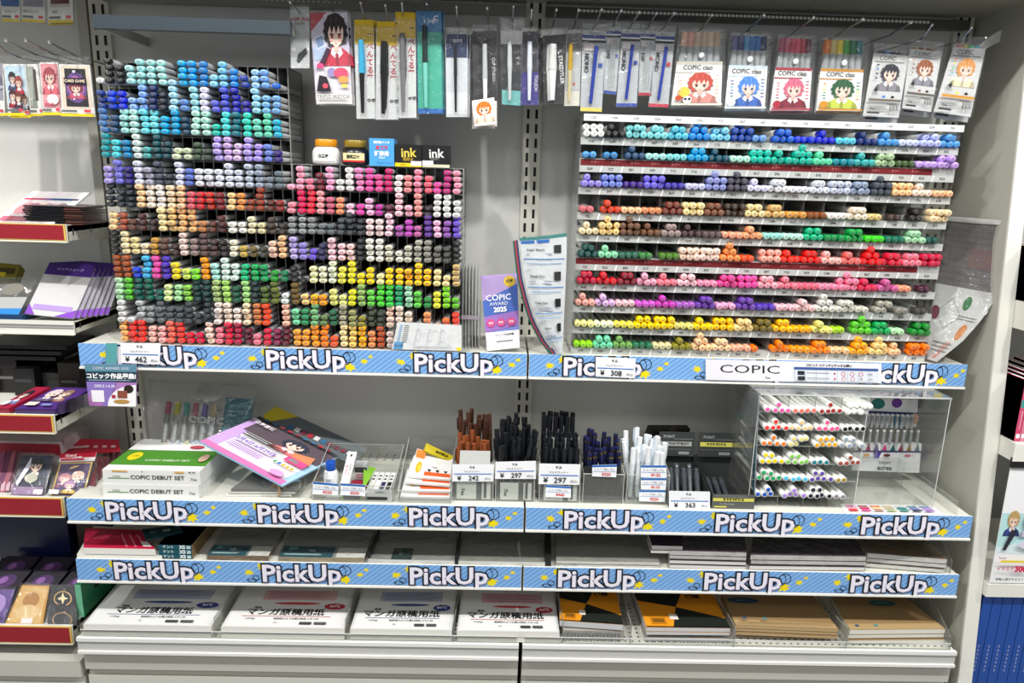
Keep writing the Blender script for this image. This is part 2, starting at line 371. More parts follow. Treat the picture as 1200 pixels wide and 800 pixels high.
for x0, x1, lb in ((-.9, -.004, 'lowest grey-white deck under the four white manuscript pads'), (.004, .905, 'lowest grey-white deck under the orange-black and kraft sketchbooks')):
    r = empty('deck_shelf', (x0, -D4, Z4), label=lb, cat='shelf')
    b = MB(); b.box((x0, -D4+.006, Z4-.02), (x1, 0, Z4-.006), 'd8d7cd', STEEL); under(r, b, 'board')
    b = MB(); b.box((x0, -D4, Z4-.012), (x1, -D4+.008, Z4-.004), 'eeeeea', STEEL)
    b.box((x0, -D4+.003, Z4-.034), (x1, -D4+.010, Z4-.012), 'c6c6c2', STEEL); b.box((x0, -D4-.001, Z4-.040), (x1, -D4+.010, Z4-.034), 'f0efe9', STEEL); under(r, b, 'front_rail')
    b = MB()
    for row in range(10):
        for k in range(int((x1-x0)/.0145)):
            cx = x0+.012+k*.0145; cyy = -D4+.022+row*.0145
            b.face([V((cx+.003*math.cos(a), cyy+.0022*math.sin(a), Z4-.0057)) for a in [j*math.pi/3 for j in range(6)]], '1c1c1a')
    o = under(r, b, 'perforation'); o['kind'] = 'stuff'

# ------------------------------------------------------------------ oval markers (left racks)
YM = -.19
OR = ['first', 'second', 'third', 'fourth', 'fifth', 'sixth', 'seventh', 'eighth', 'ninth', 'tenth', 'eleventh', 'twelfth', 'thirteenth', 'fourteenth', 'fifteenth', 'sixteenth', 'seventeenth', 'eighteenth', 'nineteenth', 'twentieth', 'twenty-first', 'twenty-second', 'twenty-third', 'twenty-fourth']
def supell(a, c, n, y, k=2.5):
    out = []
    for i in range(n):
        t = 2*math.pi*i/n; ct, st = math.cos(t), math.sin(t)
        out.append(V((a*math.copysign(abs(ct)**(2/k), ct), y, c*math.copysign(abs(st)**(2/k), st))))
    return out
def marker_meshes(a, c, capl, bodyl, bodycol, n, k, taper=.86, disc=.6, ringcap=None):
    cap = MB(); cap.rings([supell(a*.72, c*.72, n, 0, k), supell(a*.9, c*.9, n, .0008, k), supell(a, c, n, .003, k), supell(a, c, n, capl, k)], 'fff', CAPM)
    if disc: cap.face(list(reversed(supell(a*disc, c*disc*.85, n, -.0005, 2))), 'fff', CAPI)
    bd = MB()
    if ringcap:
        bd.rings([supell(a*1.22, c*1.22, n, .0012, 2), supell(a*1.3, c*1.3, n, .003, 2), supell(a*1.3, c*1.3, n, .03, 2)], ringcap, GLOSS)
    bd.rings([supell(a*.93, c*.93, n, capl-.001, k), supell(a*.93, c*.93, n, bodyl*.5, k), supell(a*taper, c*taper, n, bodyl, k)], bodycol, GLOSS)
    return cap, bd
def proto_mesh(mb, name):
    o = mb.build(name, smooth=True); me = o.data; bpy.data.objects.remove(o); return me
_c, _b = marker_meshes(.0076, .0053, .0095, .142, 'c6c8c9', 12, 2.4, disc=.55); SK = (proto_mesh(_c, 'cap'), proto_mesh(_b, 'oval_marker'), _c, _b)
_c, _b = marker_meshes(.0067, .0067, .024, .148, 'e6e6e4', 10, 2, disc=.45); CI = (proto_mesh(_c, 'cap'), proto_mesh(_b, 'round_marker'), _c, _b)
_c, _b = marker_meshes(.0048, .0048, .012, .135, 'eeeeea', 10, 2, disc=0, ringcap='f2f2ee'); AC = (proto_mesh(_c, 'end_plug'), proto_mesh(_b, 'brush_marker'), _c, _b)
def cname(h):
    h = h.lstrip('#'); r, g, b = [int(h[i:i+2], 16) for i in (0, 2, 4)]
    mx, mn = max(r, g, b), min(r, g, b); L = (mx+mn)/2; S = (mx-mn)
    if S < 26: return 'black' if L < 55 else 'dark grey' if L < 105 else 'mid grey' if L < 165 else 'pale grey' if L < 218 else 'white'
    if mx == r: H = ((g-b)/S*60) % 360
    elif mx == g: H = (b-r)/S*60+120
    else: H = (r-g)/S*60+240
    nm = 'red' if H < 12 or H >= 345 else 'orange' if H < 36 else 'yellow' if H < 66 else 'green' if H < 150 else 'turquoise' if H < 186 else 'blue' if H < 240 else 'violet' if H < 285 else 'pink'
    if nm == 'orange' and L < 120: nm = 'brown'
    if nm in ('orange',) and S < 130 and L > 150: nm = 'beige'
    if nm == 'red' and S < 130 and L > 150: nm = 'pink'
    if nm == 'yellow' and L < 115: nm = 'olive'
    pre = 'dark ' if L < 75 else 'pale ' if L > 190 else 'bright ' if S > 170 else 'mid '
    return pre+nm
def place_markers(recs, kind, P, name, label_of, cat, group_of, stuff_name, stuff_label, lim=300):
    """recs: (pos, hex, rotz, roll, meta)"""
    recs.sort(key=lambda r: (V(r[0])-CP).length)
    rest = MB(); capcol = []
    for i, (pos, h, rz, ry, meta) in enumerate(recs):
        if i < lim:
            o = bpy.data.objects.new(name, P[1]); o.location = pos; o.rotation_euler = (0, ry, rz); COL.objects.link(o)
            tag(o, label_of(meta, h), cat, group_of(meta))
            c = bpy.data.objects.new(P[0].name.split('.')[0], P[0]); COL.objects.link(c); c.parent = o; c.color = hx(h)
        else:
            M = Matrix.Translation(pos) @ Matrix.Rotation(rz, 4, 'Z') @ Matrix.Rotation(ry, 4, 'Y')
            for src, cc in ((P[3], None), (P[2], h)):
                n0 = len(rest.v); rest.v += [tuple(M @ V(p)) for p in src.v]
                for f, c0, m0 in zip(src.f, src.c, src.m):
                    rest.f.append(tuple(n0+k for k in f))
                    if cc is None: rest.c.append(c0)
                    else:
                        q = hx(cc); rest.c.append(q if m0 is CAPM else tuple(.45*q[k]+.55*.12 for k in range(3))+(1,))
                    rest.m.append(GLOSS)
    if rest.f:
        rest.build(stuff_name, smooth=True, label=stuff_label, cat=cat, kind='stuff')
RA = '''1f0f0ee 4141416 3141416 3a9dfe0 49fdcdc 4a5dfdf 4aee6e2 1a5d2ea 418a8e0 4109ee8 41f7fc8 28fdaf2 478c8ec 31c86dc 21c3c9c 39ccbf0 374a8ec 11766d8
31c3a84 31546d6 31428d2 28ab0ee 47fa9ec 414275e 3111c2e 4a4d8ea 25d86c8 498dae4 4e4e2f6 25c5ed6 44450cc 41a1eaa 22a1e9c 498d6ee 378b4e2 372a6de
44676b0 3284a70 4a4e0dc 4b6e4dc 46cd8e8 478e0ea 310aae0 40e9ed6 3143c5c 4b6e8d8 4b2e8d8 216c2ac 44cdada 40e7080 434dcc0 370dcbc 464dab0 318b0d4
414929c 348ccd8 31080b4 4d8eae6 24ca8a8 40c4e56 30c3c48 2d6deba 2c6d4b0 3384e38 2303e34 4b8a4ee 4c8a8e2 3d8b8e2 4b6a0ee 3aa94ee 36880d8 2341a7a
3a898dc 47472dc 32c1c7c 4dcdcf0 3a4a2b8 4464a5c 22a2e3c 4d4d6f0 35870c4 3e4e6f0 3e2e4ee 3dfe2ee 4d8dcec 3ccd2e4 4b4bed0 494a0b2 276828e 360707a
41c2430 3222a34 41a222e 4f0c898 4f2e2d0 4f2ece6 4f4d8b4 4f2c498 3d85c68 3cc2430 3c83020 37c1c26 3f0cc90 3e09048 28c3c24 493381f 25c2418 290241a
3f2c890 3a25038 260382c 34a2826 22e1a1a 4f0dca0 4e2bc78 4e6b074 4e4ae74 2bc7a44 25e3020 34a1c16 2ecebdf 2ecece4 3e4dcb4 2dcd2a2 344382e 2362c24
418161a 4f0e0b0 3ecd498 2f2e0bc 3c09038 364463a 2341c1a 4e4c8c0 38e7a76 45c4442 34a3232 3241c1e 3eee8cc 2bca048 26e5c2c 238362e 3f0c4b0 4f4be8c
49a4a1c 4a24f1f 21440cc 440b4e6 4f24ca8 44a2cb4 3f6d61e 2d0ec60 280e62c 4ff9c0c 3aeecdf 4d6f0e4 3dcf0e6 310b878 314a858 3109c58 218962a 20e7c4c
4b4e4b4 45cc434 40a5a50 40a604c 20b5a4e 3d8eca0 3a4e09c 388cc48 40e3c38 40c3a36 4a2ba74 4a8dc68 3145238 4a0d880 41c3434 3546c28 4646e20 2e4ece8
4dcdcdc 1d2d4d4 4b4b8ba 3888e90 462696d 350585e 3464e54 43a4248 230383e 4262e34 4ecdcd4 4f0dac8 3f0e2d8 4f2d8b4 4cc7840 4fc4c20 0000000 4f2b8a0
4f6b468 4f43c34 4f03428 3f8bcb0 3f6acaa 4f86c58 4ec3a30 2dc1430 2d41040 4f6d4c4 3f47c90 4dc1c40 4ac1040 364102c 2f47a90 3d41c40 386204c 45c1024'''
RB = '''1f8a8c4 4f8a0bc 2f47c98 3701024 4f8a4cc 2f0f0ee 4eeeeea 4f48cc4 4f04ca8 3f05098 4cc1068 3f6eeec 3f49090 4f88ca8 3fc6478 2f448a0 4b82478 4fc9cb4
2f890a0 4e41458 4f43048 4f09ca0 3d0607c 3f49468 2f8c0d8 2ec40a8 3f4b4d8 2b42c98 25c1430 4f8c4d0 2f8b4c8 4f49890 22a1c24 4ecebe6 4ececea 3e2e3e0
38e9292 4909494 3848888 270757a 25a6468 33c464c 42a3238 3242a30 3f8d8d8 3f8dcd8 4f8ccdc 2b458b4 3b83cb4 2bc5c9c 45c2c94 3f8b8d8 38c50ac 46848c8
4b8a8e4 39080d4 26c50cc 3282454 4f4c4d0 3f6c4cc 3f0c8c4 41a1e22 4e6e6d6 4e2e2d8 3ccc8b4 2d8d6c6 3c0c0ae 4a8a698 48c8c80 36c6c64 344443e 4202222
31c2022 1202424 3ecebb0 3eeedc8 4e6eed0 3f2ec50 4f8ec20 2fce000 3fcd400 2f4eca0 3fcd800 3fccc08 3fcb810 4fccc10 3fcc010 3f6e098 2f4dc9c 4ccac6c
46c5420 2f4c880 2fcb418 2fc9c14 3ecec80 2eaec8c 3f0ec18 494b860 364d040 44cd430 438cc44 40fa468 4a0dcb4 35ccc40 21c8838 3ece838 480d810 25cb818
378d8a4 328905c 474b478 264844c 31c6444 4a8a488 398985c 28c8424 4343c24 330382a 4f4ccb8 4f4dccc 3f0dcc4 1f0c8b8 3f4985c 1f87418 2fc6c20 3fc3c24
3fca83c 3fca434 4fc9c20 4fc840c 2fc5824 4f4dca0 4f8cc68 4f8b408 3ec9050 4b84c20 3f6dcd0 3f4d8c0'''
ZA = [1.5019, 1.4562, 1.4129, 1.3673, 1.3179, 1.2742, 1.2299, 1.1833, 1.136, 1.0914, 1.0462, 1.0062]
ZB = [1.317, 1.2713, 1.2317, 1.1814, 1.1354, 1.0905, 1.0486, 1.0062]
recs = []
for rows, zs, x0, x1, rk in ((RA, ZA, -.8185, -.4915, 'tall left rack'), (RB, ZB, -.4705, -.1485, 'lower right-hand rack')):
    for t, (row, z) in enumerate(zip(rows.split('\n'), zs)):
        for c, tok in enumerate(row.split()):
            n = int(tok[0]); h = tok[1:]
            if not n: continue
            xx = x0+(x1-x0)*c/17
            sk = random.uniform(-.02, .02)
            for k in range(n):
                top = k == n-1
                recs.append((V((xx+random.uniform(-.0014, .0014), YM+random.uniform(-.004, .003), z+k*.0115)), h, sk*.4+random.uniform(-.008, .008), random.uniform(-.06, .06), (rk, t, c, k, n)))
def lab_sk(m, h):
    rk, t, c, k, n = m
    pos = 'lone' if n == 1 else 'topmost' if k == n-1 else 'lowest' if k == 0 else ('middle' if n == 3 else ('second-lowest' if k == 1 else 'second-highest'))
    return '%s-capped oval marker, %s in %s column, %s tier, %s' % (cname(h), pos, OR[c], OR[t], rk)
place_markers(recs, 'sk', SK, 'oval_marker', lab_sk, 'marker', lambda m: 'oval-capped markers in the '+m[0], 'oval_marker_mass',
              'grey oval-barrelled markers with coloured caps filling the farther rows of both left racks')
# acrylic racks
def rack(x0, x1, zs, ztop, label):
    r = empty('marker_rack', (x0, YM, zs[-1]-.007), label=label, cat='rack')
    pit = (x1-x0)/17
    for i, z in enumerate(list(zs)+[None]):
        zz = (z-.0075) if z else ztop
        b = MB(); b.box((x0-pit*.55, YM+.056, zz-.0008), (x1+pit*.55, -.04, zz+.0008), '888', DARKENED)
        b.box((x0-pit*.55, YM+.054, zz-.0010), (x1+pit*.55, YM+.0555, zz+.0010), '8c8c8a', GLOSS); under(r, b, 'tier_plate')
    zb = zs[-1]-.0078
    for c in range(19):
        xx = x0+pit*(c-.5); b = MB(); b.box((xx-.0007, YM+.0542, zb), (xx+.0007, -.04, ztop), '999', CLEAR if c in (0, 18) else TINT)
        b.box((xx-.0007, YM+.0525, zb), (xx+.0007, YM+.054, ztop), 'b0b0ae', GLOSS); under(r, b, 'divider')
    b = MB(); b.box((x0-pit*.55, -.04, zb), (x1+pit*.55, -.038, ztop), '555', DARKENED); under(r, b, 'back_panel')  # dark sheet stands in for shade at the back of the clear rack
rack(-.8185, -.4915, ZA, 1.5415, 'tall clear acrylic rack of twelve tiers at the left end of the shelf')
rack(-.4705, -.1485, ZB, 1.3600, 'lower clear acrylic rack of eight tiers beneath the ink bottles')

# ------------------------------------------------------------------ round markers (right display)
RC = '''33f4f4f2 31141618 337fd4d8 3284dce2 3258c4e0 321688e0+ 3278ccec 331c44a0+ 206c9ce0 321f60d0 301432d4 311020c8 3058c4e0 3112286c 314894dc 30c8d4f4 32b4bcf0 324c98dc
204c98d4 203880b8 3124486c 30a4e4dc 307cd4d4 321098d0 310f4a60 30b0e8d0 3310b8a4 3112b49c 3310b49c+ 3160dca8 30128898 3138aaa8 32a8c498 303c5428 30c0a0ec 32bc98e0
319484e0 337484d8 303c1c80 336c60d8 303c30a0 30c4c4ec 338890cc+ 33444050+ 31d8d8f0 32e4e6ee 30e4e6f0 32dcdfea 33c2c8dc 328c9cb4 33404854+ 33f8c890 31f8dcc8 30f4b88c
20dc6c74 31dc4020 30f4c090 30e09060 327c3c2c 33f4dc9c 327c4c34 333c2c20 32f0dca0 32dcb070 30d89848 30844418 30eee8e0 32f0e0c8 20dcc080 2040302c 21241e1c 33f0d4a8
31f4dcb0 33f0cc84+ 336c4830+ 316c4428 32988480 31443034 305c4a48 30f4a888 31f4a878 3098dccc 30b8e8d4 3214b480 30128c48 3214a048 303cd420 300e6c54 32a0d4a8 200c4c44
320d4844 318cd8a8 302c6450 203c8040 304c7c20 33f4d4c0 33f4d8c8 32f0904c+ 20f05024 33f4a898 31f43020 32e42018 31f4b4ac 31f47470 32ec2024+ 32e02440 32f47c90 33cc1c44
32bc1438 31dc1c28 328c1828 31f4a8c0 31ec7c8c 32f8c4cc 30f494b4 32ec4898 33ec4ca4 32f8acb8 31f48094 30f06880 30f48ca8 33f884a4+ 31dc2c54 31cc609c 20f49c7c 20481830
31eca898 31dcb4e4 30f0c0c8 30cc58c8 31c83cb4 30a860bc 326838a4 30e8a8cc 326c40a8 305838b4 30f0bcc8 31f0c8c8 32dcdcd4+ 32d4d4c8 20ccccbf 22a8a498 208c8880 2044403c
30f0ec98 30f0f0c8 30f0e458 32f8d800 33fcd400 30f0e480 31fcd810 33fcc808 32f8d894 32746424 32fcc010 30fcb414 31ecec84 20a8d828 3360cc30+ 3214a858 20b8ecb4 321c8c30
3094dc18 3274dcac 3170a454 3028704c 30dcd4a0 318c8420 32f4c898+ 32f4d0a4 30f8b494 10f47410 31fc8410 30fca020 32fc8c18 30f8c890 32fcac1c+ 32f8d488+ 21f8c090 33fc7c10'''
ZC = [1.4332, 1.3937, 1.3392, 1.2903, 1.2473, 1.202, 1.1492, 1.1043, 1.0604, 1.0178]
XC0, XC1 = .0890, .8215; PC = (XC1-XC0)/18
recs = []
for t, (row, z) in enumerate(zip(RC.split('\n'), ZC)):
    for c, tok in enumerate(row.split()):
        a, b_, h = int(tok[0]), int(tok[1]), tok[2:8]; x = XC0+PC*c; m = 0; tot = a+b_+('+' in tok)
        messy = random.random() < .25
        for k in range(a):
            px_ = x+.0035+.0067+k*.0134; yaw = random.uniform(-.03, .03)
            recs.append((V((px_, YM+random.uniform(-.004, .004), z)), h, yaw, 0, (t, c, m, tot, 0))); m += 1
        for k in range(b_):
            px_ = x+.0035+(.0134 if b_ < 3 else .0067)+k*.0134+random.uniform(-.002, .002)
            recs.append((V((px_, YM+random.uniform(-.006, .006), z+.0122)), h, (random.uniform(-.10, .05) if messy else random.uniform(-.03, .03)), 0, (t, c, m, tot, 1))); m += 1
        if '+' in tok: recs.append((V((x+PC/2+random.uniform(-.003, .003), YM, z+.0242)), h, random.uniform(-.05, .05), 0, (t, c, m, tot, 2)))
# per-layer index so every label can be checked by eye
lay = {}
for r in recs: lay.setdefault((r[4][0], r[4][1], r[4][4]), []).append(r[0].x)
def lab_ci(m, h):
    t, c, k, tot, L = m
    xs = lay[(t, c, L)]; n = len(xs); idx = m[2] if L == 0 else m[2]-len(lay[(t, c, 0)])-(len(lay.get((t, c, 1), [])) if L == 2 else 0)
    lr = 'lone' if n == 1 else ('left', 'right')[idx] if n == 2 else ('left', 'middle', 'right')[idx]
    return '%s-capped round marker, %s in %s layer, %s compartment, %s row' % (cname(h), lr, ('lower', 'second', 'top')[L], OR[c], OR[t])
place_markers(recs, 'ci', CI, 'round_marker', lab_ci, 'marker', lambda m: 'round-capped markers in the wide tray display', 'round_marker_mass',
              'white-barrelled round markers with coloured caps filling the farther compartments of the tray display')
r = empty('tray_display', (XC0, YM, 1.0), label='wide clear acrylic tray display of ten rows right of the middle upright', cat='display rack')
XE = XC1+.004
for t, z in enumerate(ZC):
    zz = z-.0072; ex = .012 if t in (1, 5) else 0
    b = MB(); b.box((XC0, YM+.012, zz-.001), (XE, -.045, zz), '888', FROST); under(r, b, 'tray')
    b = MB(); b.box((XC0-.001, YM+.0085, zz-.0135-ex), (XE, YM+.0105, zz+.0005), 'ccc', FROST); under(r, b, 'label_channel')
    if ex:
        s = Sheet((XC0+.001, YM+.008, zz-.001), (XE-.045, YM+.008, zz-.001), (XE-.045, YM+.008, zz-.0125), (XC0+.001, YM+.008, zz-.0125)); s.slab(.0004, '701a1e')
        for k in range(17): s.text('カラー', .04+k*.057, .5, .006, 'd8888c', lift=False)
        under(r, s.mb, 'red_strip')
    zl = zz-ex-.0015
    s = Sheet((XC0+.001, YM+.0082, zl), (XE-.001, YM+.0082, zl), (XE-.001, YM+.0082, zl-.0115), (XC0+.001, YM+.0082, zl-.0115)); s.slab(.0002, 'b4b6b3')  # grey base colour carries the shade between the trays
    for k in range(18):
        s.text(random.choice('BVERYGC')+'%02d' % random.randint(0, 99), (k+.45)/18, .5, .0065, '222', .02, lift=False)
    s.k += 1
    for k in range(1, 18): s.poly([((k-.08)/18, 0), ((k-.02)/18, 0), ((k+.05)/18, 1), ((k-.01)/18, 1)], 'fff', lift=False)  # slanted white slivers paint diagonal reflections on the strip
    under(r, s.mb, 'number_strip')
s = Sheet((XC0+.002, YM-.002, 1.4685), (XE-.002, YM-.002, 1.4685), (XE-.002, YM-.002, 1.456), (XC0+.002, YM-.002, 1.456)); s.slab(.001, 'dcdee0')
for k in range(18): s.text(random.choice('BVERYGC')+'%02d' % random.randint(0, 99), (k+.45)/18, .5, .0065, '444', .01, lift=False)
under(r, s.mb, 'top_strip')
for c in range(19):
    xx = XC0+PC*c if c < 18 else XE; b = MB(); b.box((xx-.0006, YM+.011, .9995), (xx+.0006, -.045, 1.466), '999', CLEAR); under(r, b, 'divider')
b = MB(); b.box((XC0, -.045, .9995), (XE, -.044, 1.466), '777', clearmat('shade_tinted_acrylic', (.62, .62, .62, 1), 1, .15, .25, (.1, .1, .1, 1))); under(r, b, 'back_panel')  # dark-tinted sheet stands in for the shade behind the trays
# ------------------------------------------------------------------ hooks and hanging packs
YP = -.17
def hook(tx, ty, lx, ly, label, X=None):
    p = at(lx, ly, Y=YP+.004); X = p.x; tip = at(tx, ty, X=X)
    if not (-.26 < tip.y < YP-.01): tip = V((X, YP-.03, p.z+.02))
    r = empty('display_hook', (X, -.012, p.z), label=label, cat='hook', group=None)
    b = MB(); b.path([(X, -.012, p.z+.002), (X, YP*.6, p.z+.002), (X, YP+.0, p.z+.001), (X, YP-.006, p.z+.004), tuple((V((X, YP-.006, p.z+.004))+V((X, tip.y, tip.z)))/2), (X, tip.y, tip.z)], .0017, 8, 'b8bcc2', METAL); rod = under(r, b, 'rod', smooth=True)
    b = MB(); b.tube((X, tip.y, tip.z), (X, tip.y-.002, tip.z+.0015), .0026, .002, 8, 'e4e4e4', METAL); sub(r, rod, b, 'tip', smooth=True)
    b = MB(); b.box((X-.008, -.014, p.z-.012), (X+.008, -.011, p.z+.014), 'a8aaaa', STEEL); under(r, b, 'mounting_plate')
def pouch(root, s, top=.10, z=None, side=.02, bot=.01):
    """clear film bag a little larger than the card"""
    m = MB(); a, c = -side, 1+side
    q = [s.P(a, -bot, 0)+s.n*.0035, s.P(c, -bot, 0)+s.n*.0035, s.P(c, 1+top, 0)+s.n*.002, s.P(a, 1+top, 0)+s.n*.002]
    m.hexa(q, -s.n*.006, 'fff', FILM); return under(root, m, 'film_bag')
def pack(name, q, label, cat, art, Y=YP, thick=.002, base='fff', top=.10, group=None, back=0, bag=True, film=None, bagargs={}):
    """front card with printed art in a clear bag, built on a vertical plane; `back` more packs follow behind it"""
    for k in range(back+1):
        s = pxsheet(q, Y=Y)
        if k:
            off = V((random.choice((-1, 1))*random.uniform(.003, .006), .009*k, random.uniform(-.006, .003)))
            for at_ in ('TL', 'TR', 'BR', 'BL'): setattr(s, at_, getattr(s, at_)+off)
        c = s.P(.5, 0, 0); r = empty(name, c, label=label if k == 0 else ('%s pack behind the front one: ' % ('Second' if k == 1 else 'Third')).lower().rstrip(': ')+' '+' '.join(label.split()[:9]), cat=cat, group=group)
        s.slab(thick, base); art(s); under(r, s.mb, 'card')
        if bag: pouch(r, s, top, **bagargs)
    return r
def px_pack_pen(q, base, bands, pencol, label, Y=YP, header=None, back=1, cat='pen pack', pen=True, capcol=None, top=.04, side='text', txt='', name='pen_pack', words=(), film=None, pw=.13):
    def art(s):
        for v0, v1, c in bands: s.rect(.02, v0, .98, v1, c)
        for wd, u, v, sz, c, rot in words: (s.vtext(wd, u, v, sz, c, .02) if rot and ord(wd[0]) > 999 else s.text(wd, u, v, sz, c, .02, rot=rot))
    for k in range(back+1):
        s = pxsheet(q, Y=Y)
        if k:
            off = V((random.choice((-1, 1))*.004, .010*k, random.uniform(-.004, .002)))
            for at_ in ('TL', 'TR', 'BR', 'BL'): setattr(s, at_, getattr(s, at_)+off)
        c = s.P(.5, 0, 0)
        lb = label if k == 0 else ('second' if k == 1 else 'third')+' pack hanging just behind the '+' '.join(label.split()[:9])
        r = empty(name, c, label=lb, cat=cat)
        s.slab(.0012, base); art(s); under(r, s.mb, 'card')
        if pen:
            pu = pen if isinstance(pen, float) else .35
            rr = s.w*pw; a, m_, z0 = s.P(pu, .86, 0)+s.n*rr, s.P(pu, .5, 0)+s.n*rr, s.P(pu, .06, 0)+s.n*rr
            b = MB(); b.tube(m_, z0, rr*.9, rr*.55, 10, pencol, GLOSS); o = under(r, b, 'pen_barrel', smooth=True)
            b = MB(); b.tube(a, m_, rr*.85, rr, 10, capcol or pencol, GLOSS); under(r, b, 'pen_cap', smooth=True)
        pouch(r, s, top)
# --- centre group
HK = [(340, 3, 352, 17), (384, -6, 386, 10), (415, 7, 427, 22), (445, 5, 455, 25), (471, 4, 473, 20), (500, 5, 502, 14), (535, 8, 536, 27), (571, 10, 572, 24), (600, 10, 601, 26), (623, 12, 622, 28), (652, 12, 648, 31), (678, 12, 673, 32), (705, 12, 697, 32), (728, 13, 719, 31), (749, 15, 739, 32), (769, 16, 760, 32), (790, 16, 778, 33), (834, 18, 823, 34), (895, 18, 876, 37), (953, 21, 928, 41), (1011, 23, 982, 42), (1067, 27, 1043, 42), (1115, 28, 1078, 47), (1164, 32, 1123, 50)]
what = ['small eraser bag', 'tall illustrated folder', 'blue-capped brush pen', 'black brush pen', 'grey brush pen', 'green pen card', 'navy pen card', 'black pen with orange sticker', 'pen with teal sticker', 'purple pen card', 'white-boxed marker', 'gold-capped marker', 'long blue pencil refill', 'clear blue-based tube', 'first white-wrapped blue refill', 'clear red-based tube', 'red-trimmed refill at the end', 'beige six-marker pack', 'blue six-marker pack', 'pink-red six-marker pack', 'green six-marker pack', 'dark-haired four-marker pack', 'brown-haired four-marker pack', 'pastel four-marker pack']
for h, wd in zip(HK, what): hook(*h, label='steel display hook carrying the '+wd)
def art_eraser(s):
    s.text('SAMURAI', .5, .8, .009, 'a33', .02); s.text('ERASER', .5, .73, .006, '333')
    s.poly([(.3, .12), (.42, .08), (.9, .25), (.82, .34), (.4, .24)], '2c2c2e'); s.rect(.05, .28, .3, .34, 'd8d8d8')
pack('eraser_pack', [(340, 8), (362, 8), (363, 80), (341, 80)], 'small clear bag holding a dark eraser, leftmost on the hooks', 'eraser pack', art_eraser, base='b9bbbd', thick=.001, top=.02)
def art_girl(s):
    s.rect(0, .0, 1, 1, 'cfc8dc'); s.poly([(0, 1), (.45, 1), (0, .8)], 'b32034'); s.rect(0, 0, 1, .13, 'e9e4e2')
    s.poly([(0, .3), (.5, .55), (1, .5), (1, .13), (0, .13)], 'e6dfe8'); s.poly([(.0, .62), (.35, .72), (.4, .52), (.05, .48)], 'b8c8e6')
    s.poly([(.08, .74), (.3, .77), (.38, .64), (.14, .6)], 'dfe9f6'); s.poly([(.1, .72), (.28, .75), (.34, .65), (.15, .62)], '8aa0c8')
    s.fig(.66, .42, .75, .56, '2c2428', 'c8304c', eye='b03030')
    s.poly([(.25, .5), (.4, .62), (.5, .6), (.3, .44), (.1, .38), (.12, .42)], '3c2c40')
    s.poly([(.05, .14), (.45, .14), (.35, .3), (.15, .32)], '28242c'); s.ell(.5, .35, .12, .05, '8e86b4'); s.ell(.75, .34, .2, .06, 'e4506c'); s.ell(.8, .27, .14, .04, 'f49a58'); s.ell(.82, .2, .1, .02, 'f0d060')
    s.ell(.3, .2, .08, .03, 'c84c60'); s.ell(.2, .42, .1, .03, 'd84a7c'); s.text('TRIPLE SKETCH', .5, .08, .009, '555'); s.lines(.1, .9, .02, .05, 2, '888')
pack('illustrated_folder', [(363, 15), (407, 14), (413, 122), (371, 122)], 'tall folder printed with a dark-haired girl in a red jacket', 'folder', art_girl, thick=.0015, top=.02, back=1)
for q, cap, body, lab in (([(415, 32), (438, 32), (440, 139), (418, 139)], '3a9cc4', '1c1c1e', 'fude brush pen with turquoise cap on yellow-topped white card'),
                          ([(441, 34), (467, 34), (467, 140), (440, 140)], '141416', '1a1a1c', 'fude brush pen with black cap on yellow-topped white card'),
                          ([(463, 23), (487, 24), (488, 138), (465, 138)], '68686a', '707072', 'fude brush pen in plain grey on yellow-topped white card')):
    px_pack_pen(q, 'd6d8d8', [(.80+.02, 1.08, 'd8b418')], body, lab, capcol=cap, back=1, pen=.36, top=.02, words=[('ぺんてる筆', .78, .62, .0135, 'b02430', -1.5708), ('中字', .8, .2, .008, '222', 0), ('筆', .8, .9, .010, '2c2414', 0)], pw=.15, name='brush_pen_pack', cat='pen pack')
def stroke(q, c):  # yellow/black drop on the three brush pen cards
    s = pxsheet(q, Y=YP-.0012); s.ell(.78, .36, .1, .075, 'e8cc10'); s.ell(.78, .38, .045, .06, '1c1c1c'); return s
px_pack_pen([(488, 13), (517, 13), (519, 133), (490, 133)], '1878b0', [(.05, .80, '3fae94'), (.0, .05, '1a66b4')], '74c0b4', 'blue-topped pen pack with a mint green window and round dots', capcol='20302e', back=1, pen=.33, top=.0, words=[('トンボ', .5, .9, .008, 'e8f0f8', 0), ('C', .78, .93, .012, 'e8f0f8', 0)], name='correction_pen_pack', pw=.11)
px_pack_pen([(522, 40), (548, 40), (548, 137), (523, 137)], 'cfd3d8', [(.72, 1.0, '24345c'), (.03, .3, 'dfe1e4')], '26262a', 'navy-topped pencil pack with a slim black mechanical pencil', back=1, pen=.45, top=.08, words=[('製図用', .55, .92, .006, 'c8d0e0', 0)], name='pencil_pack', pw=.08)
px_pack_pen([(554, 36), (582, 36), (583, 148), (555, 148)], '28282c', [(.0, .27, 'f4ece4')], 'e8e8e6', 'black pen pack with orange-haired sticker at its foot', capcol='b0b4b4', back=1, pen=.5, top=.06, words=[('CLiP STUDIO', .86, .6, .0075, 'c8c8c8', -1.57)], name='stylus_pen_pack', pw=.11)
s = pxsheet([(553, 118), (579, 114), (582, 145), (556, 148)], Y=YP-.014); s.slab(.001, 'f6efe8'); s.fig(.5, .1, .8, .8, 'e07c28', 'f0d8c0'); s.done('sticker_tag', label='white tag with an orange-haired figure below the black pen pack', cat='tag')
px_pack_pen([(586, 36), (613, 36), (610, 124), (588, 122)], '2a2c30', [(.0, .2, '6cb4b0'), (.82, 1, 'd8d8d8')], 'b8bcbe', 'dark pen pack with small teal picture at its foot', back=1, pen=.42, top=.18, words=[('ペン', .8, .6, .008, 'ccc', -1.57)], name='stylus_pen_pack', pw=.12)
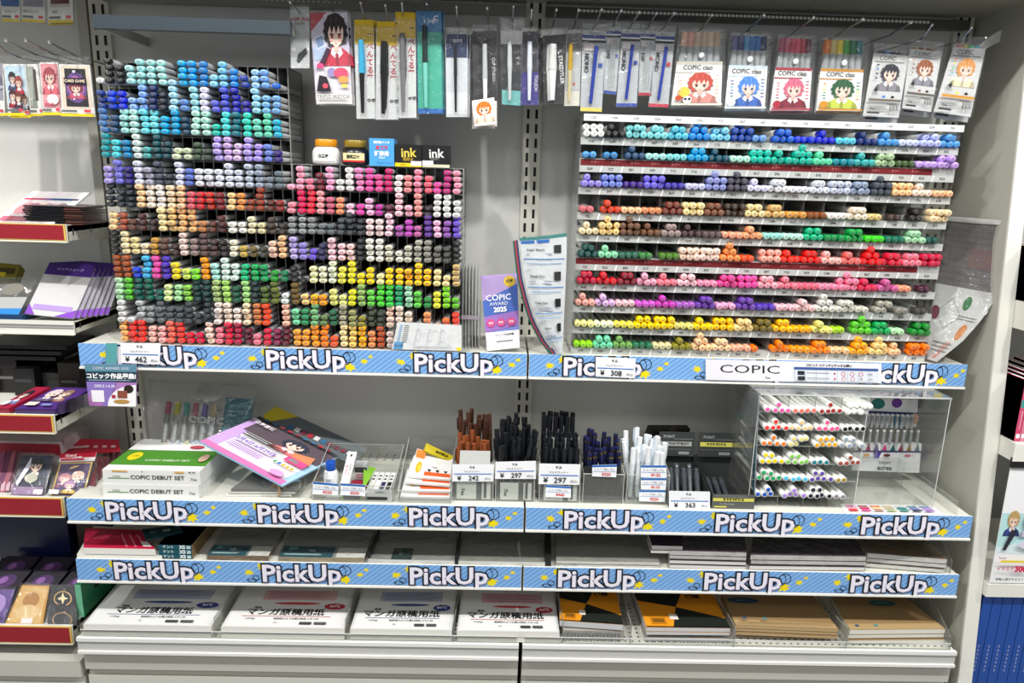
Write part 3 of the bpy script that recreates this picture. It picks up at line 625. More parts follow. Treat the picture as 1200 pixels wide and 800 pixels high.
px_pack_pen([(611, 38), (631, 36), (631, 123), (609, 123)], '3c3484', [(.45, 1, '34343c')], 'c8ccd8', 'purple pen pack with a silver-white pen and pink price sticker', back=1, pen=.5, top=.06, name='stylus_pen_pack', words=[('TOUCH', .86, .3, .008, 'ddd', -1.57)], pw=.15)
px_pack_pen([(636, 42), (664, 40), (660, 122), (637, 123)], '1e1e20', [(.0, .96, '2c2c2e')], 'e2e2e0', 'black pack of a white boxed eraser marker right of the middle upright', capcol='c8c8c6', back=2, pen=.42, top=.1, words=[('STAEDTLER', .83, .5, .010, 'eee', -1.45), ('NORIS', .42, .25, .008, '333', -1.5)], name='refill_pack', pw=.2)
px_pack_pen([(664, 40), (682, 38), (679, 124), (661, 124)], 'b8babc', [(.0, .2, 'd8d4c8'), (.75, 1, '6c6c6c')], 'c0b48c', 'clear pack with gold-capped marker and yellow line at its foot', capcol='b09030', back=1, pen=.3, top=.05, name='refill_pack', pw=.16, words=[('¥', .6, .3, .008, 'c33', 0)])
def mono(q, lab, foot, pcol, tube=False, wd='MONO'):
    s = pxsheet(q, Y=YP); r = empty('eraser_refill_pack', s.P(.5, 0, 0), label=lab, cat='refill pack')
    s.slab(.001, 'b8bcc0'); s.rect(0, .9, 1, .945, '24388c'); s.rect(0, .88, 1, .9, 'eee'); s.rect(0, .85, 1, .88, '18181c'); s.text('消しゴム', .5, .965, .005, '555'); s.rect(0, 0, 1, .045, foot); s.text(wd, .2, .6, .011, '222', .03, rot=-1.57); s.rect(.72, .55, .9, .6, pcol); s.rect(.08, .75, .5, .83, 'e8dede')
    under(r, s.mb, 'card')
    b = MB(); rr = s.w*(.26 if tube else .09); b.tube(s.P(.6 if not tube else .5, .8, 0)+s.n*rr, s.P(.45 if not tube else .5, .1, 0)+s.n*rr, rr, rr*.9, 10, 'dfe4e8' if tube else '2a3c90', CLEAR if tube else GLOSS); under(r, b, 'refill', smooth=True)
    pouch(r, s, .08)
mono([(683, 35), (711, 36), (705, 131), (680, 130)], 'long white eraser pen card with a slanting dark blue stick', 'e8d060', '2c4ca0')
mono([(711, 32), (728, 32), (722, 111), (707, 109)], 'short clear tube pack with blue foot beside the slanting stick', '2848a0', '2848a0', True, '100')
mono([(729, 34), (751, 35), (746, 125), (722, 125)], 'white eraser refill pack with a blue stick and blue foot', '2848a0', '24389c')
mono([(751, 35), (768, 36), (763, 112), (748, 112)], 'short clear tube pack with red foot', 'b02838', 'b02838', True, '100')
mono([(769, 37), (791, 38), (783, 126), (760, 125)], 'white eraser refill pack with red foot nearest the marker packs', 'c03048', 'c02838')
# --- six-marker packs
def set6(q, cols, acc, hair, shirt, label, title='COPIC ciao', extra=None):
    for k in (1, 0):
        s = pxsheet(q, Y=YP)
        if k:
            off = V((.004, .016, -.004))
            for a in ('TL', 'TR', 'BR', 'BL'): setattr(s, a, getattr(s, a)+off)
        r = empty('marker_set_pack', s.P(.5, 0, 0), label=label if not k else 'second set hanging behind the '+' '.join(label.split()[:8]), cat='marker set')
        rr = s.w/12.4
        for i, c in enumerate(cols):
            u = .06+.88*(i+.5)/6
            d = MB(); d.tube(s.P(u, .99, 0)-s.n*rr, s.P(u, .80, 0)-s.n*rr, rr*.9, rr, 10, c, GLOSS); b = MB(); b.tube(s.P(u, .80, 0)-s.n*rr, s.P(u, .03, 0)-s.n*rr, rr*.98, rr*.98, 10, 'a2a6a8', GLOSS); mk = under(r, b, 'marker', smooth=True); sub(r, mk, d, 'cap', smooth=True)
        m = Sheet(s.P(.02, .60, 0), s.P(.98, .60, 0), s.P(.98, .02, 0), s.P(.02, .02, 0)); m.slab(.0008, 'f1f0ee')
        m.rect(0, .93, 1, 1, acc); m.text(title, .47, .86, m.h*.15, '1c1c1e', .02); m.rect(0, .74, .75, .77, acc)
        m.fig(.55, .06, .62, .68, hair, shirt)
        if extra == 'dog':
            m.ell(.22, .3, .12, .12, 'e8c050'); m.ell(.3, .12, .09, .09, 'f4f4f4'); m.ell(.26, .14, .03, .03, '222'); m.ell(.34, .14, .03, .03, '222'); m.ell(.12, .16, .07, .06, 'b84c2c')
        else:
            m.ell(.14, .14, .1, .09, acc)
        for i, c in enumerate(cols):
            m.rect(.07+.02*(i % 2), .62-i*.07, .15, .645-i*.07, c); m.rect(.84, .66-i*.08, .92, .685-i*.08, cols[-1-i])
        m.rect(0, 0, 1, .04, acc); under(r, m.mb, 'insert_card')
        d = MB(); c0 = s.P(.52, .68, 0)+s.n*.0016; d.rings([[c0+(s.TR-s.TL).normalized()*.0055*math.cos(t)*q_+(s.TL-s.BL).normalized()*.0055*math.sin(t)*q_+s.n*h_ for t in [i*math.pi/6 for i in range(12)]] for q_, h_ in ((1, 0), (1, .001), (.8, .0015))], 'd4d8da', GLOSS); under(r, d, 'snap_button', smooth=True)
        mm = MB(); mm.hexa([s.P(-.03, -.01, 0)+s.n*.003, s.P(1.03, -.01, 0)+s.n*.003, s.P(1.03, 1.04, 0)+s.n*.003, s.P(-.03, 1.04, 0)+s.n*.003], -s.n*(2.3*rr+.003), 'fff', FILM); under(r, mm, 'vinyl_case')
set6([(797, 36), (849, 36), (846, 125), (785, 125)], ['e0b49c', 'dca08c', 'c8b49c', 'c8b098', 'd4bca4', 'c4ac94'], 'cfc8bc', 'c84c3c', 'e89488', 'six-marker vinyl pack in skin tones with a red-haired figure', extra='dog')
set6([(857, 40), (903, 42), (897, 129), (848, 129)], ['5c5c94', '34386c', '3c94c4', '1c74b8', '1c6cb4', '10345c'], 'cfe0ec', '4c8ce0', '3c6cc0', 'six-marker vinyl pack in blues with a blue-haired figure')
set6([(913, 43), (955, 45), (949, 131), (901, 131)], ['b04c6c', 'c85c7c', 'cc3c5c', 'dc4c6c', 'b81c3c', '6c1c34'], 'a43040', 'd86c88', '8c2038', 'six-marker vinyl pack in pinks and reds with a pink-haired figure')
set6([(965, 45), (1016, 47), (1009, 132), (955, 131)], ['e87c1c', 'd4c47c', 'e8d424', '3ca434', '1c7c4c', '0c7c80'], 'c48a30', '1c5c34', 'c8d44c', 'six-marker vinyl pack in orange, yellow and greens with a green-haired figure')
def set4(q, cols, hair, shirt, label, hdr=None):
    for k in (1, 0):
        s = pxsheet(q, Y=YP-.004)
        if k:
            off = V((.006, .016, -.009))
            for a in ('TL', 'TR', 'BR', 'BL'): setattr(s, a, getattr(s, a)+off)
        r = empty('marker_set_pack', s.P(.5, 0, 0), label=label if not k else 'second set hanging behind the '+' '.join(label.split()[:8]), cat='marker set'); rr = s.w/11
        for i, c in enumerate(cols):
            u = .14+.72*(i+.5)/4
            d = MB(); d.tube(s.P(u, 1.04, 0)-s.n*rr, s.P(u, .93, 0)-s.n*rr, rr*.9, rr, 10, c, GLOSS); b = MB(); b.tube(s.P(u, .93, 0)-s.n*rr, s.P(u, .05, 0)-s.n*rr, rr*.95, rr*.95, 10, 'c2c4c4', GLOSS); mk = under(r, b, 'marker', smooth=True); sub(r, mk, d, 'cap', smooth=True)
        s.slab(.0006, 'd0d0d0'); s.k = 1
        s.text('COPIC', .42, .93, s.h*.095, '1c1c1e', .01); s.rect(.08, .865, .9, .885, '888'); s.fig(.55, .42, .62, .42, hair, shirt)
        for i, c in enumerate(cols): s.ell(.16, .82-i*.07, .04, .012, c)
        s.text('4', .2, .42, s.h*.13, '222', .02); s.text('COLORS', .2, .35, s.h*.03, '333'); s.ell(.7, .32, .05, .02, '111'); s.ell(.45, .32, .05, .02, cols[1])
        s.rect(.05, .245, .95, .285, hdr or '6c665c'); s.lines(.07, .6, .12, .22, 3, '999'); s.text('.Too', .18, .12, s.h*.045, '222', .03); s.rect(.05, .045, .4, .07, '333')
        for i in range(9): s.rect(.66+i*.028, .1, .672+i*.028+.008*(i % 3 == 0), .19, '444')
        under(r, s.mb, 'card'); pouch(r, s, .16)
set4([(1024, 62), (1065, 65), (1053, 138), (1011, 136)], ['2c3450', '3c7cbc', '1c2c54', '30343c'], '2e2c3c', '8c8890', 'four-marker pack in dark blues with a black-haired figure')
set4([(1066, 57), (1104, 61), (1091, 131), (1057, 127)], ['c0a070', '8c5c44', '6c3c30', 'a08474'], '9c5a30', '8c8c98', 'four-marker pack in browns with a brown-haired figure', '5c5850')
set4([(1117, 55), (1155, 57), (1137, 137), (1094, 131)], ['e07c7c', 'd8cc4c', '5cbc84', '4ca4c0'], 'e09c50', 'e8dcb8', 'four-marker pack in pastels with an orange-haired figure', 'c08a34')

# ------------------------------------------------------------------ things on and around the top shelf
def bottle(x, y, capc, bodyc, labelc, strip, txt, label, glass=False):
    p = at(x, y, Y=-.14); z = 1.3612; X = p.x
    r = empty('ink_bottle', (X, -.14, z), label=label, cat='bottle')
    b = MB(); b.lathe((X, -.14, z), [(.021, 0), (.0265, .003), (.0275, .008), (.0275, .023), (.0235, .031), (.0175, .0345)], 20, bodyc, GLOSS); under(r, b, 'bottle_body', smooth=True)
    b = MB(); b.lathe((X, -.14, z), [(.0205, .0340), (.0215, .0355), (.0215, .046), (.0200, .048)], 20, capc, GLOSS); under(r, b, 'screw_cap', smooth=True)
    n = 10; m = MB()
    def P(u, v): a = -math.pi/2+(u-.5)*1.7; return V((X+.0278*math.cos(a), -.14+.0278*math.sin(a), z+.006+v*.017))
    sh = Sheet(P(0, 1), P(1, 1), P(1, 0), P(0, 0), surf=lambda u, v: (P(u, v), (P(u, v)-V((X, -.14, z+.006+v*.017))).normalized())); sh.w = .055; sh.h = .017
    for i in range(n): sh.poly([(i/n, 0), ((i+1)/n, 0), ((i+1)/n, 1), (i/n, 1)], labelc, lift=False)
    sh.k = 2
    if strip:
        for i in range(n): sh.poly([(i/n, 0), ((i+1)/n, 0), ((i+1)/n, .2), (i/n, .2)], strip, lift=False)
    sh.k = 3; sh.text(txt, .5, .55, .0075, '222' if labelc != '1c1c1c' else 'eee', .03); under(r, sh.mb, 'paper_label', smooth=False)
bottle(383, 195, 'd89018', 'e4e4e2', 'e4e4e0', None, '白墨液', 'white ink bottle with yellow cap standing on the lower rack')
bottle(417, 196, '8c7420', '17181c', 'e4d8a4', 'c83028', '開明墨汁', 'black ink bottle with olive-gold cap and cream label')
def boxed(name, x0, x1, h, d, face, label, cat, art, Yf=-.165, z=1.3612, side=None):
    a, b2 = at(x0, 195, Y=Yf).x, at(x1, 195, Y=Yf).x
    r = empty(name, ((a+b2)/2, Yf+d/2, z), label=label, cat=cat)
    s = Sheet((a, Yf, z+h), (b2, Yf, z+h), (b2, Yf, z), (a, Yf, z)); s.slab(d, side or face, GLOSS); s.rect(0, 0, 1, 1, face); art(s); under(r, s.mb, 'carton')
def a1(s):
    s.text('製図用インク', .5, .85, .0052, 'fff', .03); s.text('黒 無鉛', .5, .66, .007, 'd04050', .05); s.text('証券用', .5, .44, .0095, 'f4f8ff', .04); s.text('30ml', .5, .3, .006, 'fff'); s.text('ライオン インク', .62, .1, .0045, '14284c')
boxed('ink_carton', 433, 462, .052, .045, '4a9cd8', 'sky blue ink carton between the bottles and the black cartons', 'box', a1)
def a2(s): s.text('ink', .5, .62, .024, 'e0c850', .02, rot=.05); s.text('超耐水', .5, .33, .007, 'd8b840'); s.rect(0, 0, 1, .17, 'e8c818'); s.text('30ml', .3, .09, .005, '333'); s.rect(.6, .06, 1, .26, 'f0e4e4')
def a3(s): s.text('ink', .5, .62, .024, 'd8dcd8', .02, rot=.05); s.text('超耐水', .45, .38, .006, '888'); s.rect(0, 0, 1, .14, 'c4c8ac'); s.rect(.0, .1, .4, .3, 'f0e8e6')
boxed('ink_carton', 463, 494, .042, .04, '141414', 'black ink carton with yellow lettering and yellow foot', 'box', a2)
boxed('ink_carton', 495, 527, .042, .04, '141416', 'black ink carton with silver lettering and grey-green foot', 'box', a3)
# clear stand of stacked leaflet trays right of the lower rack
r = empty('leaflet_stand', (-.115, -.16, 1.0), label='upright bundle of clear plastic sheets beside the lower marker rack', cat='stand')
for i in range(6):
    xa = -.136+i*.0068; b = MB(); b.box((xa, -.165, .9985), (xa+.0012, -.06, 1.165-(.075 if i > 4 else 0)), 'ccc', FROST); under(r, b, 'plastic_sheet')
b = MB(); b.box((-.138, -.167, 1.06), (-.10, -.1655, 1.068), '99909c', GLOSS); under(r, b, 'clip')
# award leaflet
s = Sheet(*[at(x, y, Y=Y) for x, y, Y in ((563, 323, -.15), (606, 320, -.15), (609, 407, -.185), (571, 411, -.185))]); s.slab(.0012, 'f0eef4')
s.rect(0, .2, 1, 1, '7c88cc'); s.poly([(0, 1), (1, 1), (1, .82), (0, .6)], 'b49cd0'); s.poly([(0, .66), (1, .86), (1, .5), (0, .45)], '4868b8'); s.poly([(0, .45), (1, .5), (1, .3), (0, .24)], '9c70bc'); s.ell(.78, .9, .16, .075, 'e4c040')
s.text('応募', .78, .9, .007, '444', .02); s.text('COPIC', .45, .69, .017, 'f4f4ff', .02); s.text('AWARD', .45, .61, .010, 'f4f4ff'); s.text('2025', .48, .53, .0135, 'fff', .04)
for u in (.18, .48, .78): s.ell(u, .36, .13, .055, 'd0508c'); s.text('募集', u, .36, .005, 'fff')
s.rect(0, 0, 1, .24, 'f0eff2'); s.text('コピック作品募集', .55, .19, .0052, '222', .02); s.rect(.3, .1, .8, .115, '666')
s.done('award_leaflet', label='purple-blue leaflet reading 2025 standing between rack and hanging catalogue', cat='leaflet')
m = MB(); q = [at(x, y, Y=-.09) for x, y in ((1138, 66), (1146, 54), (1160, 43), (1180, 31), (1206, 16), (1206, 34), (1185, 43), (1165, 52), (1150, 60))]
q = [V((min(p.x, 5), p.y, p.z)) for p in q]; n = len(q); m.mesh(q+[p+V((0, .003, 0)) for p in q], [tuple(range(n)), tuple(range(2*n-1, n-1, -1))]+[(i, (i+1) % n, n+(i+1) % n, n+i) for i in range(n)], 'f6f6f2', GLOSS)
m.build('curved_sign', label='white curved sign edge hanging at the top right beside the last marker pack', cat='sign')
# sample booklet leaning on lower rack
def bk(q, Y0, Y1):
    return Sheet(at(*q[0], Y=Y0), at(*q[1], Y=Y0), at(*q[2], Y=Y1), at(*q[3], Y=Y1))
r = empty('sample_booklet', at(500, 408, Y=-.204), label='white drawing sample booklet with a blue corner in a clear cover', cat='booklet')
s = bk([(466, 377), (541, 381), (541, 411), (459, 409)], -.196, -.2045); s.slab(.002, 'f2f2f2'); s.rect(.02, .0, .15, .28, '58a8dc'); s.rect(.05, .3, .09, .9, 'a8c4e0'); s.lines(.12, .2, .25, .92, 9, '888', .4)
for i, u in enumerate((.3, .48, .66)):
    s.ring(u+.05, .55, .03, .25, 'c4c8cc', .12); s.poly([(u, .2), (u+.02, .85), (u+.03, .85), (u+.012, .2)], 'd0d3d6', lift=False)
s.lines(.3, .9, .08, .16, 2, 'bbb', .4); s.rect(.93, .0, .99, .14, 'f0dc10'); s.text('ペン先', .085, .14, .006, '124')
under(r, s.mb, 'booklet')
m = MB(); s2 = bk([(456, 375), (552, 380), (551, 412), (453, 411)], -.1975, -.2065); m.hexa([s2.BL, s2.BR, s2.TR, s2.TL], -s2.n*.001, 'fff', FILM); under(r, m, 'clear_cover')
# hanging catalogue at the left edge of the tray display
def cat_surf(u, v):
    L = [(609, 282), (611, 300), (614, 325), (620, 350), (628, 375), (640, 398), (652, 414)]; R = [(664, 277), (664, 300), (663, 325), (662, 350), (661, 372), (660, 395), (659, 413)]
    t = (1-v)*6; i = min(5, int(t)); f = t-i
    l = V((L[i][0]*(1-f)+L[i+1][0]*f, L[i][1]*(1-f)+L[i+1][1]*f)); r_ = V((R[i][0]*(1-f)+R[i+1][0]*f, R[i][1]*(1-f)+R[i+1][1]*f))
    Yl = -.222+.02*(1-v)**2; Yr = -.205
    p = at(l.x, l.y, Y=Yl)*(1-u)+at(r_.x, r_.y, Y=Yr)*u; p.y -= .012*math.sin(math.pi*u)*(.4+.6*v)
    return p, V((-.1, -1, .1)).normalized()
s = Sheet(at(609, 282, Y=-.21), at(664, 277, Y=-.205), at(659, 413, Y=-.205), at(640, 413, Y=-.21), surf=cat_surf); s.w = .085; s.h = .235
r = empty('hanging_catalogue', at(637, 413, Y=-.21), label='thick catalogue in a clear sleeve hanging with curled foot left of the tray display', cat='catalogue')
for dy, c in ((.010, '2c6c60'), (.0075, 'c04858'), (.005, '38507c'), (.0025, 'd8d8d4')):
    m = Sheet(s.TL, s.TR, s.BR, s.BL, surf=lambda u, v, dy=dy: (cat_surf(u, v)[0]+V((-dy*1.3, dy, -dy*.5)), cat_surf(u, v)[1])); m.k = 0; m.grid(0, 0, 1, 1.02, c, 14); under(r, m.mb, 'page')
s.k = 0; s.grid(0, 0, 1, 1, 'e9ecee', 16); s.grid(.02, .965, .62, .995, '2474c8', 1); s.grid(.0, 1.0, 1.0, 1.03, '3c8c88', 1)
for v, t_ in ((.90, 'Copic Sketch'), (.68, 'Sketch Duo'), (.47, 'Classic Basic'), (.26, 'Refill Ink')):
    s.text(t_, .32, v, .0062, '333', .02); s.grid(.04, v-.09, .96, v-.083, '4c90d0', 1); s.lines(.1, .7, v-.065, v-.03, 2, 'aab', .3); s.grid(.72, v-.035, .88, v+.035, '1c1c1e', 2); s.grid(.1, v-.125, .9, v-.12, '6ca4d8', 1)
under(r, s.mb, 'front_page')
m = Sheet(s.TL, s.TR, s.BR, s.BL, surf=lambda u, v: (cat_surf(u, v)[0]+V((0, -.003, 0)), cat_surf(u, v)[1])); m.k = 0; m.grid(-.05, -.01, 1.06, 1.05, 'fff', 8, FILM); under(r, m.mb, 'clear_sleeve')
# big sheet in a sleeve hanging on the right end panel, its foot curling inwards
def po_surf(u, v):   # u: 0 rear edge .. 1 front edge
    F = [(1187, 262), (1184, 290), (1178, 320), (1168, 348), (1150, 375), (1128, 400), (1098, 424)]; B_ = [(1108, 256), (1104, 280), (1100, 305), (1096, 335), (1092, 362), (1088, 390), (1084, 420)]
    t = (1-v)*6; i = min(5, int(t)); f = t-i
    a = [F[i][k]*(1-f)+F[i+1][k]*f for k in (0, 1)]; c = [B_[i][k]*(1-f)+B_[i+1][k]*f for k in (0, 1)]
    return at(*c, Y=-.075-.10*max(0, 1-v)**1.5)*(1-u)+at(*a, Y=-.205)*u, V((-.8, -.6, .1)).normalized()
s = Sheet(po_surf(0, 1)[0], po_surf(1, 1)[0], po_surf(1, 0)[0], po_surf(0, 0)[0], surf=po_surf); s.w = .16; s.h = .30
r = empty('curled_poster', at(1100, 424, Y=-.2), label='large grey chart in a clear sleeve hanging curled from the right end panel', cat='poster')
def g2(s, u0, v0, u1, v1, col, mat=PAPER, n=12, m=6):
    for i in range(n):
        for j in range(m):
            a, b_, c, d = u0+(u1-u0)*j/m, u0+(u1-u0)*(j+1)/m, v0+(v1-v0)*i/n, v0+(v1-v0)*(i+1)/n
            s.mb.face([s.P(a, c), s.P(b_, c), s.P(b_, d), s.P(a, d)], col, mat)
    s.k += 1
s.k = 0; g2(s, 0, .0, 1, .52, 'bcbdba'); s.k = 0; g2(s, 0, .52, 1, .98, '6a6766')
for k in range(9): s.k = 1; g2(s, .04, .56+k*.045, .95, .562+k*.045, '4c4a4a', n=1)
for k in range(8): s.k = 1; g2(s, .05+k*.11, .54, .053+k*.11, .95, '545252', n=6, m=1)
s.k = 3; g2(s, .45, .66, .95, .80, '76605f', n=3)
s.k = 2; s.ell(.62, .42, .07, .05, '2c6c3c'); s.ell(.80, .22, .09, .06, 'c07838'); s.ell(.08, .32, .09, .05, '6c2434')
for u in (.45, .52, .58): s.poly([(u, .02), (u+.03, .02), (u+.18, .14), (u+.15, .14)], 'd06058', lift=False)
s.ring(.35, .33, .25, .11, '5a6a5c', .03, 4); s.lines(.2, .9, .06, .14, 3, '777', .3); s.lines(.55, .95, .3, .34, 2, '777', .3)
under(r, s.mb, 'chart')
m = Sheet(s.TL, s.TR, s.BR, s.BL, surf=lambda u, v: (po_surf(u, v)[0]+V((-.003, -.002, 0)), po_surf(u, v)[1])); m.k = 0; g2(m, -.03, -.02, 1.03, 1.02, 'fff', FILM, 8, 4); under(r, m.mb, 'clear_sleeve')
m.mb = MB(); m.k = 1; g2(m, -.02, .985, 1.02, 1.02, 'c8c8c4', n=1); under(r, m.mb, 'binding_strip')
# cards on the top banners
price([(141, 402), (188, 402), (187, 427), (142, 425)], '462', -.214, 'white price card reading 462 on the upper left banner')
price([(698, 418), (745, 420), (744, 443), (698, 441)], '308', -.214, 'white price card reading 308 on the upper right banner')
s = Sheet(*[at(x, y, Y=-.213) for x, y in ((827, 421), (1033, 426), (1033, 449), (827, 445))]); s.slab(.001, 'eceaf0')
s.text('COPIC', .25, .55, .024, '1c1c22', .0, sx=1.75); s.text('.Too', .35, .16, .006, '222', .03)
s.text('コピック スケッチとチャオの違い', .70, .84, .0062, '223', .03); s.rect(.5, .62, .98, .74, '3c5c9c'); s.rect(.5, .05, .98, .6, 'dfe3ec')
for k in range(2):
    v = .45-.25*k; s.rect(.52, v-.1, .56, v+.1, '222834'); s.rect(.57, v, .7, v+.03, '888'); s.ell(.73, v, .006, .05, 'c84848')
    for q in range(3): s.ring(.78+q*.05, v, .013, .11, 'c85058', .2) if not (k and q == 2) else s.text('×', .88, v, .009, '222', .02)
    s.text('358色', .93, v, .0045, '333')
for k in range(8): s.rect(.5+.06*k, .05, .502+.06*k, .6, '9aa4bc')
s.done('comparison_sign', label='long white sign comparing two marker types on the upper right banner', cat='sign')
s = Sheet(*[at(x, y, Y=-.216) for x, y in ((99, 426), (160, 427), (160, 476), (105, 475))]); s.slab(.0012, 'b080c0')
s.rect(0, .82, 1, 1, '5c8ca0'); s.text('COPIC AWARD 2025', .5, .9, .0075, 'e8e4f4'); s.rect(0, .58, 1, .82, '1e3a4c'); s.text('コピック作品募集!', .5, .71, .0118, 'fff', .04); s.lines(.05, .95, .6, .64, 1, '9ab')
s.poly([(0, .58), (.6, .58), (.4, 0), (0, 0)], '8a74c0'); s.poly([(0, .3), (.3, .3), (.3, 0), (0, 0)], 'b070b8'); s.text('2025.5.1-6.30', .36, .48, .0075, 'f4f0ff', .02)
s.ell(1.0, 0.0, .58, .5, 'f4f2f4', 18, math.pi/2, math.pi) if False else s.poly([(1, 0)]+[(1-.6*math.cos(t), .52*math.sin(t)) for t in [i*math.pi/2/9 for i in range(10)]], 'f4f2f4')
s.rect(.08, .1, .34, .38, 'f0eef4'); s.ell(.85, .42, .1, .1, '2c2018'); s.rect(.62, .2, .82, .38, '8c4c3c'); s.ell(.7, .12, .17, .05, 'b88c44'); s.rect(.5, .2, .58, .28, 'b03050')
s.done('award_flyer', label='purple and teal flyer hanging below the far left end of the upper banner', cat='flyer')
s = Sheet(*[at(x, y, Y=-.2145) for x, y in ((124, 402), (137, 402), (137, 427), (124, 427))]); s.slab(.0005, '58a0a4'); s.done('tape_strip', label='teal tape strip holding the purple flyer to the banner', cat='tape')
# ------------------------------------------------------------------ middle shelf contents
ZB2 = Z2-.0028
def tray(name, x0, x1, Yf, Yb, z, h, label, cat, hb=None, t=.0016, mat=None, slope=None):
    """open clear acrylic box: x0,x1 pixel columns of the front edge bottom"""
    mat = mat or CLEAR; hb = hb or h
    r = empty(name, ((x0+x1)/2, (Yf+Yb)/2, z), label=label, cat=cat)
    b = MB(); b.box((x0, Yf, z), (x1, Yb, z+t), 'ccc', mat); under(r, b, 'bottom_panel')
    b = MB(); b.box((x0, Yf, z), (x1, Yf+t, z+h), 'ccc', mat); b.box((x0, Yf-.0003, z+h-.0012), (x1, Yf+t, z+h), 'c8cac8', GLOSS); under(r, b, 'front_panel')
    b = MB(); b.box((x0, Yb-t, z), (x1, Yb, z+hb), 'ccc', mat); b.box((x0, Yb-t, z+hb-.001), (x1, Yb, z+hb), 'b8bab8', GLOSS); under(r, b, 'back_panel')
    for xa in (x0, x1-t):
        b = MB(); q = [V((xa, Yf, z)), V((xa, Yb, z)), V((xa, Yb, z+hb)), V((xa, Yf, z+h))]
        b.mesh(q+[p+V((t, 0, 0)) for p in q], [(3, 2, 1, 0), (4, 5, 6, 7), (0, 1, 5, 4), (1, 2, 6, 5), (2, 3, 7, 6), (3, 0, 4, 7)], 'ccc', mat)
        b.tube(q[3]+V((t/2, 0, 0)), q[2]+V((t/2, 0, 0)), .0007, None, 5, 'c0c2c0', GLOSS); b.tube(q[0]+V((t/2, 0, 0)), q[3]+V((t/2, 0, 0)), .0006, None, 5, 'c0c2c0', GLOSS); under(r, b, 'side_panel')
    return r
def X2(x, y, Y): return at(x, y, Y=Y).x
# crinkled bag with marker set standing at the back
q = [at(176, 446, Y=-.06), at(302, 452, Y=-.06), at(292, 532, Y=-.14), at(166, 520, Y=-.14)]
s = Sheet(*q); r = empty('bagged_marker_set', s.P(.5, 0, 0), label='large crinkled bag with a clear case of coloured markers at the back left', cat='marker set')
for i, c in enumerate(['a05468', 'b4b040', '3c8c84', 'a4586c', '5c5498', 'a08c68']):
    b = MB(); u = .2+i*.085; b.tube(s.P(u, .68, 0), s.P(u, .48, 0), .0062, .0062, 8, c, GLOSS); b.tube(s.P(u, .48, 0), s.P(u, .06, 0), .006, .006, 8, '8c9090', GLOSS); under(r, b, 'marker', smooth=True)
m = Sheet(s.P(.72, .80, 10), s.P(.98, .80, 10), s.P(.98, .02, 10), s.P(.72, .02, 10)); m.slab(.004, '2c6470'); m.lines(.1, .9, .1, .9, 8, '3c7c88', .4); under(r, m.mb, 'teal_sleeve')
m = Sheet(s.P(.36, .50, 40), s.P(.80, .50, 40), s.P(.80, .34, 40), s.P(.36, .34, 40)); m.text('COPIC', .5, .5, .020, 'e4e6e6', .0, sx=1.3); under(r, m.mb, 'lettering')
m = MB(); m.hexa([s.P(0, 0, 60), s.P(1, 0, 60), s.P(1, 1, 60), s.P(0, 1, 60)], -s.n*.028, 'fff', FILM); under(r, m, 'crinkled_bag')
s2 = Sheet(s.P(.45, .98, 40), s.P(.7, .98, 40), s.P(.7, .78, 40), s.P(.45, .78, 40)); s2.ell(.5, .3, .5, .7, 'a8aaa8', 18); under(r, s2.mb, 'round_sticker')
# debut set boxes
def debut(x0, x1, Yf, Yb, z, h, label, green=False):
    r = empty('paper_box', ((x0+x1)/2, (Yf+Yb)/2, z), label=label, cat='box')
    b = MB(); b.box((x0, Yf, z), (x1, Yb, z+h), 'e6e6e2'); under(r, b, 'carton')
    s = Sheet((x0, Yf, z+h), (x1, Yf, z+h), (x1, Yf, z), (x0, Yf, z)); s.k = 2
    s.rect(.05, .36, .27, .42, '4c8c3c'); s.text('COPIC', .14, .52, .0055, '555'); s.text('COPIC DEBUT SET', .56, .48, .0115, '46504a', .02, sx=1.12); s.text('.Too', .93, .4, .007, '333', .02)
    if green: s.rect(.1, .88, .26, .97, 'd8a83c'); s.rect(.4, .9, .42, .96, '88aa66'); s.rect(.74, .88, .84, .97, 'e0a830'); s.ell(.9, .93, .015, .04, '222'); s.ell(.94, .93, .015, .04, '222')
    under(r, s.mb, 'front_print')
    s = Sheet((x0, Yb, z+h), (x1, Yb, z+h), (x1, Yf, z+h), (x0, Yf, z+h)); s.k = 2
    s.rect(0, .15, 1, .62, '4c8c2c'); s.text('COPIC DEBUT SET', .55, .3, .011, 'e4ecd8', .02); s.ell(.16, .42, .07, .13, 'e4d020'); s.text('12色', .16, .42, .008, '2c5c1c'); s.rect(0, .62, 1, 1, 'eeeeea')
    for i in range(8): s.ell(.3+.08*i, .9, .03, .06, random.choice(['d8c8e0', 'f0d8c8', 'c8e0d8', 'e8e4b8', 'c4d4ec']))
    s.ell(.72, .72, .08, .06, 'b84858'); s.ell(.92, .36, .05, .12, 'c8a890')
    under(r, s.mb, 'lid_print'); return r
xa, xb = at(122, 583, Y=-.285).x, at(234, 583, Y=-.285).x
debut(xa, xb, -.287, -.12, ZB2, .0275, 'lower white and green starter set box under another one')
debut(xa+.002, xb+.004, -.285, -.12, ZB2+.0282, .029, 'upper white starter set box with green band on its lid', True)
